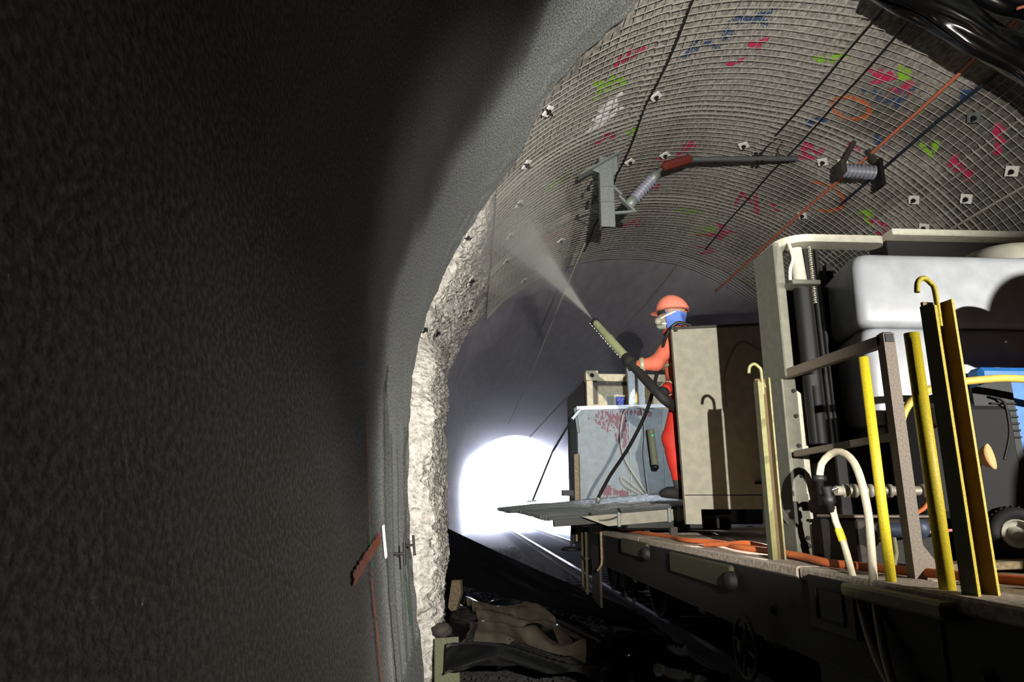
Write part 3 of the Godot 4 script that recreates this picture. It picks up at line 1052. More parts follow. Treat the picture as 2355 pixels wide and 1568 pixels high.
func wagon() -> void:
	var t := thing("flat_wagon", "dark flat wagon of the work train with a plank deck and steel side sills", "wagon", w(0, 0, 5))
	var st: SurfaceTool
	rng.seed = 21
	# deck: lengthwise edge boards and planks across
	var d := 0.7
	while d < 9.0:
		st = S()
		box(st, w(0.0, 0.92 + rng.randf_range(-0.004, 0.004), d + 0.11), Vector3(2.5, 0.05, 0.212), 0.006)
		obj("deck_plank", st, M.wood_pale if rng.randf() < 0.6 else M.wood, t)
		d += 0.22
	for q in [[0.7, 3.0], [3.02, 5.9], [5.92, 9.0]]:
		st = S()
		box(st, w(-1.36, 0.925, (q[0] + q[1]) / 2), Vector3(0.2, 0.05, q[1] - q[0]), 0.008)
		obj("edge_board", st, M.wood_pale, t)
	for x in [-1.44, 1.44]:
		st = S()
		var s := signf(x)
		extrude(st, [Vector2(-0.012, 0.9), Vector2(0.012 * 5, 0.9), Vector2(0.06, 0.885), Vector2(0.012, 0.875), Vector2(0.012, 0.615), Vector2(0.06, 0.605), Vector2(0.06, 0.59), Vector2(-0.012, 0.59)], Vector3(x, 0, -0.7), Vector3(-s, 0, 0), Vector3.UP, Vector3(0, 0, -8.3))
		obj("side_sill", st, M.dark_steel, t)
	# olive stake plates stowed along the sill
	for q in [[5.55, 6.5, 0.855], [3.75, 4.9, 0.83]]:
		st = S()
		box(st, w(-1.475, q[2], (q[0] + q[1]) / 2), Vector3(0.03, 0.13, q[1] - q[0]), 0.01)
		obj("stowed_stake", st, M.olive_dark, t)
		st = S()
		lathe(st, [Vector2(0, 0.05), Vector2(0.03, 0.05), Vector2(0.05, 0.03), Vector2(0.05, 0)], w(-1.48, q[2] - 0.01, q[0] - 0.03), Vector3.LEFT, 14)
		obj("stake_pivot", st, M.dark_steel, t)
	for x in [-0.5, 0.5]:
		st = S()
		box(st, w(x, 0.72, 4.85), Vector3(0.12, 0.34, 8.2), 0.01)
		obj("sole_bar", st, M.dark_steel, t)
	for q in [0.78, 8.95]:
		st = S()
		box(st, w(0, 0.72, q), Vector3(2.86, 0.36, 0.1), 0.01)
		obj("end_beam", st, M.dark_steel, t)
	for y in [2.6, 4.4, 6.2]:
		st = S()
		box(st, w(-1.1, 0.66, y), Vector3(0.7, 0.2, 0.1), 0.01)
		obj("cross_bearer", st, M.dark_steel, t)
	for q in [2.3, 7.7]:
		var ax := S()
		tube(ax, [w(-0.95, 0.46, q), w(0.95, 0.46, q)], 0.08, 14)
		obj("axle", ax, M.dark_steel, t)
		for x in [-0.78, 0.78]:
			st = S()
			wheel(st, w(x, 0.46, q), signf(x))
			obj("wheel", st, M.dark_steel, t)
			st = S()
			box(st, w(signf(x) * 1.12, 0.46, q), Vector3(0.24, 0.26, 0.3), 0.03)
			obj("axle_box", st, M.dark_steel, t)
			st = S()
			for k in 5:
				bar(st, w(signf(x) * 1.12, 0.6 + 0.014 * k, q - 0.55 + 0.07 * k), w(signf(x) * 1.12, 0.6 + 0.014 * k, q + 0.55 - 0.07 * k), 0.09, 0.012)
			obj("leaf_spring", st, M.dark_steel, t)
			for s in [-1, 1]:
				st = S()
				box(st, w(signf(x) * 1.16, 0.42, q + s * 0.2), Vector3(0.02, 0.4, 0.08), 0.006)
				obj("horn_guide", st, M.dark_steel, t)
	# label frames riveted below the near sill
	for q in [[2.72, 0.83, 0.34, 0.2], [2.35, 0.42, 0.4, 0.26]]:
		st = S()
		box(st, w(-1.475, q[1], q[0]), Vector3(0.012, q[3], q[2]), 0.003)
		obj("label_plate", st, M.black_steel, t)
		st = S()
		for s in [-1, 1]:
			box(st, w(-1.485, q[1] + s * q[3] * 0.3, q[0]), Vector3(0.008, 0.008, q[2] * 0.6), 0.002)
			box(st, w(-1.485, q[1], q[0] + s * q[2] * 0.3), Vector3(0.008, q[3] * 0.6, 0.008), 0.002)
		obj("label_frame", st, M.dark_steel, t)
	st = S()
	box(st, w(-1.45, 0.48, 2.2), Vector3(0.02, 0.26, 1.4), 0.006)
	obj("skirt_plate", st, M.dark_steel, t)
	# brake hand wheel on the side
	st = S()
	var hub := w(-1.56, 0.55, 3.42)
	var rim := []
	for k in 33:
		rim.append(hub + Vector3(0, cos(TAU * k / 32), sin(TAU * k / 32)) * Vector3(1, 0.135, 0.135))
	tube(st, rim, 0.011, 8, false)
	for k in 4:
		var an := TAU * k / 4 + 0.2
		tube(st, [hub, hub + Vector3(0.0, cos(an), sin(an)) * 0.135], 0.008, 6)
	lathe(st, [Vector2(0, 0.03), Vector2(0.03, 0.03), Vector2(0.03, -0.03), Vector2(0, -0.03)], hub, Vector3.LEFT, 12)
	tube(st, [hub, hub + Vector3(0.2, 0, 0)], 0.016, 8)
	obj("brake_wheel", st, M.frame_dark, t)
	# end steps and buffer at the far end
	st = S()
	for q in [8.72, 8.42]:
		bar(st, w(-1.5, 0.96, q), w(-1.5, 0.2, q), 0.03, 0.03)
	for y in [0.93, 0.6, 0.24]:
		bar(st, w(-1.5, y, 8.73), w(-1.5, y, 8.41), 0.05, 0.03)
	obj("end_step", st, M.olive_dark, t)
	st = S()
	box(st, w(-1.44, 0.38, 8.1), Vector3(0.03, 0.8, 0.5), 0.01)
	obj("end_plate", st, M.frame_dark, t)
	st = S()
	tube(st, curve([w(-1.47, 1.02, 7.6), w(-1.47, 0.8, 7.6), w(-1.47, 0.6, 7.62), w(-1.5, 0.53, 7.7)]), 0.014, 8)
	obj("hand_rail", st, M.wood, t)
	for x in [-0.85, 0.85]:
		st = S()
		lathe(st, [Vector2(0, 0), Vector2(0.09, 0), Vector2(0.09, 0.25), Vector2(0.2, 0.27), Vector2(0.19, 0.3), Vector2(0, 0.31)], w(x, 0.75, 9.0), Vector3(0, 0, -1), 18)
		obj("buffer", st, M.dark_steel, t)


# a hooked stake: an angle iron with a bent rod on top
func stake(label: String, d: float, face: Material, turn: float, k: float, lip: float) -> void:
	var t := thing("wagon_stake", label, "stake", w(-1.4, 0.75, d), "hooked stakes on the near wagon edge")
	var st := S()
	var ex := Vector3(cos(turn), 0, sin(turn))
	var ez := Vector3(-sin(turn), 0, cos(turn))
	var up := Vector3.UP
	var o := w(-1.375, 0.62, d)
	# open channel: dull outer face, ochre hollow, bright lips
	var half := 0.04 * k
	var deep := 0.03 * k
	extrude(st, [Vector2(-half - 0.005, -deep), Vector2(-half, -deep), Vector2(-half, deep), Vector2(-half - 0.005, deep)], o, ex, ez, up * 1.21)
	obj("outer_flange", st, M.olive if lip < 0.01 else M.stake_dull, t)
	st = S()
	extrude(st, [Vector2(-half + 0.0002, -deep), Vector2(half, -deep), Vector2(half, deep), Vector2(half - 0.007, deep), Vector2(half - 0.007, -deep + 0.01), Vector2(-half + 0.0002, -deep + 0.01)], o, ex, ez, up * 1.225)
	obj("hollow", st, M.ochre if lip < 0.01 else M.ochre_dull, t)
	st = S()
	extrude(st, [Vector2(-half - 0.006, deep + 0.0002), Vector2(-half + lip, deep - lip * 0.3), Vector2(-half + lip, deep + 0.005 - lip * 0.3), Vector2(-half - 0.006, deep + 0.005)], o, ex, ez, up * 1.2)
	extrude(st, [Vector2(half - 0.008, deep + 0.0002), Vector2(half + 0.0005, deep + 0.0002), Vector2(half + 0.0005, deep + 0.003), Vector2(half - 0.008, deep + 0.003)], o, ex, ez, up * 1.225)
	obj("lips", st, face, t)
	st = S()
	var top := o + up * 1.2 + ez * 0.0
	tube(st, curve([top - up * 0.06, top + up * 0.06, top + up * 0.085 - ex * 0.012, top + up * 0.1 - ex * 0.035, top + up * 0.085 - ex * 0.06, top + up * 0.05 - ex * 0.068], 0.008), 0.0085, 10)
	obj("hook", st, face, t)
	st = S()
	extrude(st, [Vector2(-0.034, 0), Vector2(0.028, 0), Vector2(0.012, 0.035), Vector2(-0.02, 0.035)], top - up * 0.02 - ez * 0.02, ex, up, ez * 0.012)
	obj("hook_plate", st, face, t)
	st = S()
	box(st, o + Vector3(0.0, 0.02, 0), Vector3(0.15, 0.16, 0.16), 0.02)
	obj("socket", st, M.frame_dark, t)
	st = S()
	lathe(st, [Vector2(0, 0.03), Vector2(0.03, 0.03), Vector2(0.04, 0.01), Vector2(0.04, -0.02)], o + Vector3(-0.06, 0.12, 0.09), Vector3(-0.6, 0, 0.8), 6, [1])
	obj("bolt", st, M.dark_steel, t)


func stakes_and_poles() -> void:
	stake("nearest hooked stake, a tall yellow and ochre steel channel at the right edge", 2.03, M.yellow, -0.15, 0.9, 0.006)
	stake("second hooked stake, a pale yellow steel channel in front of the plank deck", 3.4, M.pale_yellow, -0.05, 0.78, 0.022)
	for q in [[-1.385, 2.16, 0.93, 1.77, 0.024, "taller thick yellow pole with a hollow top beside the nearest hooked stake"], [-1.4185, 2.4, 0.93, 1.739, 0.0172, "thinner yellow pole standing in front of the square tube guard"]]:
		var t := thing("yellow_pole", q[5], "pole", w(q[0], q[2], q[1]), "yellow poles on the near wagon edge")
		var st := S()
		lathe(st, [Vector2(0, 0), Vector2(q[4], 0), Vector2(q[4], q[3] - q[2]), Vector2(q[4] * 0.82, q[3] - q[2]), Vector2(q[4] * 0.82, q[3] - q[2] - 0.05), Vector2(0, q[3] - q[2] - 0.05)], w(q[0], q[2], q[1]), Vector3.UP, 18)
		obj("tube", st, M.yellow, t)
		st = S()
		lathe(st, [Vector2(q[4] + 0.002, 0), Vector2(q[4] + 0.012, 0), Vector2(q[4] + 0.012, 0.05), Vector2(q[4] + 0.002, 0.05)], w(q[0], q[2] - 0.03, q[1]), Vector3.UP, 18)
		obj("socket_ring", st, M.frame_dark, t)
	var b := thing("step_board", "short thick dusty board on the wagon edge between the two yellow poles", "board", w(-1.42, 0.86, 2.3))
	var st := S()
	box(st, w(-1.43, 0.905, 2.3), Vector3(0.16, 0.05, 0.56), 0.01)
	obj("board", st, M.olive, b)
	for z in [2.12, 2.5]:
		st = S()
		bar(st, w(-1.44, 0.88, z), w(-1.44, 0.7, z), 0.04, 0.03)
		obj("board_bracket", st, M.frame_dark, b)
	b = thing("deck_board", "long pale board along the deck below the blue machine", "board", w(-0.9, 0.97, 2.9))
	st = S()
	bar(st, w(-1.15, 0.965, 2.72), w(-0.15, 0.985, 2.86), 0.12, 0.03)
	obj("board", st, M.wood, b)
	st = S()
	bar(st, w(-1.12, 0.935, 2.4), w(-0.2, 0.935, 2.52), 0.1, 0.03)
	obj("lower_board", st, M.wood, b)


func guard_and_mast() -> void:
	# guard of square tube, parallel to the track
	var t := thing("tube_guard", "open frame of brown square steel tube standing before the white tank", "guard rail", w(-1.26, 0.95, 2.9))
	var st := S()
	bar(st, w(-1.26, 1.83, 2.5), w(-1.26, 1.86, 3.36), 0.045, 0.045, 0.005)
	obj("top_tube", st, M.square_tube, t)
	st = S()
	# the upright is open at the top
	extrude(st, [Vector2(-0.0225, -0.0225), Vector2(0.0225, -0.0225), Vector2(0.0225, 0.0225), Vector2(-0.0225, 0.0225)], w(-1.26, 0.93, 2.5), Vector3.RIGHT, Vector3.BACK, Vector3(0, 0.925, 0))
	obj("upright", st, M.square_tube, t)
	st = S()
	box(st, w(-1.26, 1.857, 2.5), Vector3(0.034, 0.006, 0.034), 0.001)
	box(st, w(-1.26, 1.835, 2.477), Vector3(0.034, 0.034, 0.004), 0.001)
	obj("open_end", st, M.black_steel, t)
	st = S()
	bar(st, w(-1.26, 1.46, 2.52), w(-1.26, 1.455, 3.34), 0.03, 0.03, 0.004)
	obj("middle_tube", st, M.square_tube, t)
	st = S()
	extrude(st, [Vector2(0, 0), Vector2(0.1, 0), Vector2(0.0, 0.14)], w(-1.24, 0.94, 2.5), Vector3.RIGHT, Vector3.UP, Vector3(0, 0, 0.01))
	obj("foot_gusset", st, M.square_tube, t)
	# lifting mast
	t = thing("lifting_mast", "tall dark grey-green lifting mast with a rounded pale top plate", "mast", w(-1.1, 0.95, 3.4))
	st = S()
	# lower base column: U profile with flange
	extrude(st, [Vector2(-0.075, 0), Vector2(0.0, 0), Vector2(0.0, 0.94), Vector2(-0.04, 0.94), Vector2(-0.075, 0.9)], w(-1.2, 0.95, 3.4), Vector3.RIGHT, Vector3.UP, Vector3(0, 0, -0.03))
	box(st, w(-1.275, 1.4, 3.48), Vector3(0.012, 0.9, 0.2), 0.003)
	obj("base_column", st, M.mast_paint, t)
	st = S()
	extrude(st, [Vector2(0, 0), Vector2(0.03, 0.04), Vector2(0.03, 0.5), Vector2(0, 0.52)], w(-1.2, 1.26, 3.39), Vector3.RIGHT, Vector3.UP, Vector3(0, 0, -0.06))
	extrude(st, [Vector2(0, 0), Vector2(0.03, 0.06), Vector2(0.035, 0.34), Vector2(0, 0.36)], w(-1.195, 0.93, 3.39), Vector3.RIGHT, Vector3.UP, Vector3(0, 0, -0.06))
	obj("inner_flange", st, M.cream, t)
	for y in [1.05, 1.2, 1.35, 1.5, 1.65, 1.78]:
		st = S()
		lathe(st, [Vector2(0, 0.012), Vector2(0.01, 0.012), Vector2(0.012, 0)], w(-1.215, y, 3.4), Vector3(0, 0, 1), 6, [1])
		obj("bolt", st, M.bolt, t)
	st = S()
	box(st, w(-1.265, 2.2, 3.44), Vector3(0.05, 0.72, 0.26), 0.006)
	obj("side_plate", st, M.mast_paint, t)
	# top plate, rounded at its ends
	var poly := []
	for k in 9:
		poly.append(Vector2(-1.13 - 0.14 * sin(k * PI / 16), -3.36 + 0.14 * cos(k * PI / 16)))
	poly += [Vector2(-1.27, -3.52), Vector2(-1.19, -3.52), Vector2(-1.17, -3.37), Vector2(-1.13, -3.33)]
	for k in 9:
		poly.append(Vector2(-0.77 + 0.05 * cos(-PI / 2 + k * PI / 8), -3.275 + 0.055 * sin(-PI / 2 + k * PI / 8)))
	st = S()
	extrude(st, poly, Vector3(0, 2.535, 0), Vector3.RIGHT, Vector3.BACK, Vector3(0, 0.04, 0))
	obj("top_plate", st, M.cream, t)
	st = S()
	tube(st, [w(-1.165, 2.3, 3.3), w(-1.18, 2.52, 3.3)], 0.034, 16)
	obj("piston_rod", st, M.cream, t)
	st = S()
	tube(st, [w(-1.16, 1.5, 3.3), w(-1.165, 2.3, 3.3)], 0.044, 16)
	obj("cylinder", st, M.black_steel, t)
	st = S()
	box(st, w(-1.175, 2.315, 3.28), Vector3(0.15, 0.024, 0.12), 0.004)
	obj("rod_bracket", st, M.mast_paint, t)
	st = S()
	tube(st, curve([w(-1.24, 2.53, 3.24), w(-1.235, 2.44, 3.22), w(-1.255, 2.38, 3.22), w(-1.25, 2.33, 3.24)], 0.02), 0.009, 8)
	obj("hydraulic_hose", st, M.cream, t)
	for q in [[-1.105, 0.018], [-1.07, 0.014], [-1.045, 0.014]]:
		st = S()
		tube(st, [w(q[0], 1.5, 3.33), w(q[0] - 0.01, 2.53, 3.33)], q[1], 10)
		obj("guide_tube", st, M.black_steel, t)
	st = S()
	for k in 26:
		box(st, w(-1.118 + 0.002 * (k % 2), 2.52 - k * 0.012, 3.27), Vector3(0.012, 0.008, 0.02), 0.002)
	obj("chain", st, M.cream, t)
	st = S()
	box(st, w(-1.02, 1.9, 3.5), Vector3(0.36, 0.96, 0.02), 0.004)  # added plate, stops the lamp shining through the mast gap
	obj("added_back_plate", st, M.black_steel, t)
	for x in [-0.9, -0.84]:
		st = S()
		box(st, w(x, 2.2, 3.62), Vector3(0.045, 0.7, 0.06), 0.004)
		obj("rear_column", st, M.black_steel, t)
	st = S()
	bar(st, w(-1.21, 1.0, 3.4), w(-1.3, 1.2, 3.5), 0.04, 0.03)
	obj("brace", st, M.frame_dark, t)
	# pale canopy beam behind the tank
	t = thing("canopy_beam", "long cream beam with a dark underside lying behind the top of the white tank", "beam", w(0.3, 2.94, 4.2))
	st = S()
	box(st, w(0.42, 2.985, 4.25), Vector3(1.02, 0.045, 0.3), 0.006)
	obj("beam", st, M.cream, t)
	st = S()
	box(st, w(0.42, 2.9, 4.3), Vector3(1.0, 0.12, 0.2), 0.006)
	obj("underside_frame", st, M.black_steel, t)
	for x in [0.0, 0.85]:
		st = S()
		box(st, w(x, 1.9, 4.3), Vector3(0.06, 1.95, 0.06), 0.006)
		obj("post", st, M.black_steel, t)


func tank() -> void:
	var t := thing("water_tank", "large white plastic tank with rounded edges on the near wagon", "tank", w(-0.2, 1.5, 3.5))
	var plan := [Vector2(-1.0, 3.12), Vector2(0.42, 3.12), Vector2(0.5, 3.3), Vector2(0.36, 3.95), Vector2(0.1, 4.1), Vector2(-0.6, 4.1), Vector2(-0.87, 3.76)]
	# rounded plan
	var ring_ := func(inset: float, rad: float) -> Array:
		var pk := []
		for p in plan:
			pk.append(p + (Vector2(-0.2, 3.6) - p).normalized() * inset * 1.25)
		var out := []
		for k in pk.size():
			var p0: Vector2 = pk[k]
			var a: Vector2 = (pk[k - 1] - p0).normalized()
			var b: Vector2 = (pk[(k + 1) % pk.size()] - p0).normalized()
			for j in 7:
				var s := j / 6.0
				var q0 := p0 + a * rad
				var q1 := p0 + b * rad
				out.append(q0.lerp(p0, s).lerp(p0.lerp(q1, s), s))
		return out
	var body := func(levels: Array) -> SurfaceTool:
		var st := S()
		st.set_smooth_group(0)
		var rings := []
		for l in levels:
			var r := []
			for p in ring_.call(l[1], 0.075):
				r.append(w(p.x, l[0], p.y))
			rings.append(r)
		for k in rings.size() - 1:
			var n: int = rings[k].size()
			for s in n:
				quad(st, rings[k][s], rings[k][(s + 1) % n], rings[k + 1][(s + 1) % n], rings[k + 1][s])
		for e in [0, rings.size() - 1]:
			var mid := Vector3.ZERO
			for p in rings[e]:
				mid += p
			mid /= rings[e].size()
			if e > 0:
				mid.y += 0.06
			var n: int = rings[e].size()
			for s in n:
				var tri := [mid, rings[e][s], rings[e][(s + 1) % n]]
				if e == 0:
					tri.reverse()
				for v in tri:
					st.add_vertex(v)
		return st
	obj("upper_shell", body.call([[2.06, 0.05], [2.065, 0.02], [2.08, 0.005], [2.1, 0.0], [2.36, 0.006], [2.4, 0.014], [2.43, 0.035], [2.445, 0.07], [2.452, 0.12]]), M.tank, t)
	obj("lower_shell", body.call([[1.58, 0.06], [1.59, 0.03], [1.62, 0.018], [1.66, 0.014], [2.0, 0.014], [2.03, 0.02], [2.05, 0.04], [2.055, 0.06]]), M.tank, t)
	obj("foot_shell", body.call([[1.5, 0.07], [1.505, 0.05], [1.53, 0.04], [1.56, 0.045], [1.575, 0.08]]), M.tank, t)
	var st := S()
	lathe(st, [Vector2(0.2, 0), Vector2(0.2, 0.06), Vector2(0.17, 0.1), Vector2(0.08, 0.125), Vector2(0, 0.13)], w(0.12, 2.5, 3.5), Vector3.UP, 28)
	obj("lid", st, M.cream, t)
	st = S()
	bar(st, w(-0.3, 2.53, 3.6), w(-0.05, 2.53, 3.5), 0.05, 0.03)
	obj("lid_strap", st, M.cream, t)
	# what the tank stands on
	t = thing("pump_cabinet", "dark grey pump cabinet under the white tank behind the square tube guard", "cabinet", w(-0.5, 0.95, 3.6))
	st = S()
	box(st, w(-0.35, 1.22, 3.62), Vector3(1.35, 0.54, 0.86), 0.01)
	obj("cabinet", st, M.body_dark, t)
	st = S()
	box(st, w(-1.03, 1.24, 3.2), Vector3(0.22, 0.5, 0.02), 0.004)
	obj("front_panel", st, M.dark_steel, t)
	st = S()
	box(st, w(-1.1, 1.05, 3.0), Vector3(0.34, 0.2, 0.3), 0.01)
	obj("drip_tray", st, M.frame_dark, t)
	st = S()
	box(st, w(-1.1, 1.16, 3.0), Vector3(0.36, 0.012, 0.32), 0.004)
	obj("tray_rim", st, M.square_tube, t)
	st = S()
	box(st, w(-1.1, 1.7, 3.5), Vector3(0.02, 0.5, 0.3), 0.004)
	obj("back_board", st, M.frame_dark, t)


func plumbing() -> void:
	var t := thing("pipe_manifold", "dirty grey pipe manifold with a T-joint behind the yellow poles", "pipe", w(-1.2, 1.26, 2.72))
	var st := S()
	tube(st, [w(-1.41, 1.262, 2.72), w(-1.02, 1.262, 2.72)], 0.019, 14)
	obj("pipe", st, M.pipe, t)
	for x in [-1.38, -1.345, -1.28, -1.2, -1.06, -1.03]:
		st = S()
		lathe(st, [Vector2(0.018, 0), Vector2(0.027, 0.002), Vector2(0.027, 0.018), Vector2(0.018, 0.02)], w(x, 1.262, 2.72), Vector3.RIGHT, 12)
		obj("coupling", st, M.pipe, t)
	st = S()
	tube(st, [w(-1.12, 1.25, 2.72), w(-1.12, 1.41, 2.72)], 0.02, 14)
	obj("riser", st, M.pipe, t)
	for k in 5:
		st = S()
		lathe(st, [Vector2(0.018, 0), Vector2(0.026, 0.003), Vector2(0.026, 0.014), Vector2(0.018, 0.018)], w(-1.12, 1.3 + 0.026 * k, 2.72), Vector3.UP, 12)
		obj("riser_nut", st, M.chrome, t)
	st = S()
	tube(st, [w(-1.15, 1.4, 2.7), w(-1.1, 1.405, 2.7)], 0.006, 8)
	obj("lever", st, M.chrome, t)
	t = thing("yellow_hose", "cream-yellow hose arching from the pipe manifold over the blue machine", "hose", w(-1.12, 1.41, 2.72))
	st = S()
	tube(st, curve([w(-1.12, 1.41, 2.72), w(-1.12, 1.5, 2.71), w(-1.08, 1.6, 2.7), w(-0.99, 1.665, 2.7), w(-0.87, 1.7, 2.7), w(-0.7, 1.72, 2.7), w(-0.5, 1.72, 2.72), w(-0.2, 1.66, 2.75)], 0.03), 0.016, 12)
	obj("hose", st, M.hose_yellow, t)
	t = thing("grey_hose", "dusty pale hose looping over the black coupling and down the wagon side", "hose", w(-1.44, 1.3, 2.7))
	st = S()
	tube(st, curve([w(-1.46, 1.31, 2.74), w(-1.455, 1.37, 2.72), w(-1.43, 1.41, 2.66), w(-1.42, 1.39, 2.58), w(-1.42, 1.32, 2.52), w(-1.42, 1.18, 2.49), w(-1.43, 1.05, 2.48), w(-1.46, 0.88, 2.44), w(-1.5, 0.72, 2.35), w(-1.52, 0.5, 2.2), w(-1.5, 0.3, 2.0)], 0.03), 0.0145, 12)
	obj("hose", st, M.hose_grey, t)
	st = S()
	lathe(st, [Vector2(0, 0), Vector2(0.012, 0), Vector2(0.014, 0.05), Vector2(0.026, 0.052), Vector2(0.026, 0.07), Vector2(0.013, 0.075), Vector2(0, 0.08)], w(-1.46, 1.25, 2.74), Vector3.UP, 12)
	obj("coupling", st, M.black_steel, t)
	t = thing("grey_hose", "dusty pale hose with a yellow band, slanting down from the black valve", "hose", w(-1.43, 1.2, 2.71))
	st = S()
	tube(st, curve([w(-1.43, 1.2, 2.72), w(-1.43, 1.15, 2.71), w(-1.42, 1.08, 2.69), w(-1.43, 0.99, 2.64), w(-1.46, 0.85, 2.54), w(-1.5, 0.7, 2.4), w(-1.5, 0.5, 2.2)], 0.03), 0.013, 12)
	obj("hose", st, M.hose_grey, t)
	st = S()
	tube(st, [w(-1.427, 1.115, 2.7), w(-1.421, 1.07, 2.686)], 0.0155, 12)
	obj("tape_band", st, M.yellow, t)
	st = S()
	lathe(st, [Vector2(0, 0), Vector2(0.016, 0), Vector2(0.016, 0.03), Vector2(0.024, 0.035), Vector2(0.024, 0.06), Vector2(0.016, 0.065), Vector2(0.02, 0.1), Vector2(0, 0.1)], w(-1.435, 1.18, 2.72), Vector3(-0.15, 1, 0.1), 10)
	obj("valve", st, M.black_steel, t)
	st = S()
	tube(st, [w(-1.45, 1.255, 2.72), w(-1.41, 1.275, 2.7)], 0.008, 8)
	obj("valve_lever", st, M.chrome, t)
	# orange hoses
	t = thing("orange_hose", "bright orange hose lying along the lit plank deck", "hose", w(-1.4, 0.97, 5))
	st = S()
	tube(st, curve([w(-1.3, 0.965, 7.4), w(-1.28, 0.965, 6.4), w(-1.27, 0.965, 5.6), w(-1.35, 0.97, 5.0), w(-1.28, 0.975, 4.5), w(-1.34, 0.975, 4.0), w(-1.31, 0.975, 3.6), w(-1.33, 0.975, 3.2), w(-1.36, 0.97, 2.95), w(-1.3, 0.97, 2.7), w(-1.2, 0.97, 2.4), w(-0.9, 0.97, 1.9), w(-0.5, 0.97, 1.6)], 0.06), 0.017, 10)
	tube(st, curve([w(-1.38, 0.965, 4.45), w(-1.33, 0.985, 4.15), w(-1.3, 1.0, 3.95), w(-1.24, 0.975, 3.7)], 0.05), 0.014, 10)
	obj("hose", st, M.hose_orange, t)
	t = thing("orange_hose", "short orange hose slanting up to the pipe manifold behind the poles", "hose", w(-1.1, 1.15, 2.7))
	st = S()
	tube(st, curve([w(-1.2, 1.1, 2.72), w(-1.14, 1.15, 2.72), w(-1.06, 1.2, 2.7), w(-1.02, 1.27, 2.72), w(-0.98, 1.36, 2.74)], 0.03), 0.009, 8)
	obj("hose", st, M.hose_orange, t)
	t = thing("red_hose", "dull red hose hanging in loops below the wagon edge at the lower right", "hose", w(-1.3, 0.8, 1.9))
	st = S()
	tube(st, curve([w(-1.42, 0.72, 2.35), w(-1.4, 0.66, 2.2), w(-1.36, 0.7, 2.02), w(-1.3, 0.78, 1.9), w(-1.2, 0.84, 1.85), w(-1.05, 0.86, 1.8)], 0.03), 0.012, 10)
	tube(st, curve([w(-1.38, 0.78, 2.2), w(-1.34, 0.8, 2.05), w(-1.25, 0.84, 1.95), w(-1.1, 0.88, 1.9)], 0.03), 0.009, 10)
	obj("hose", st, M.hose_red, t)


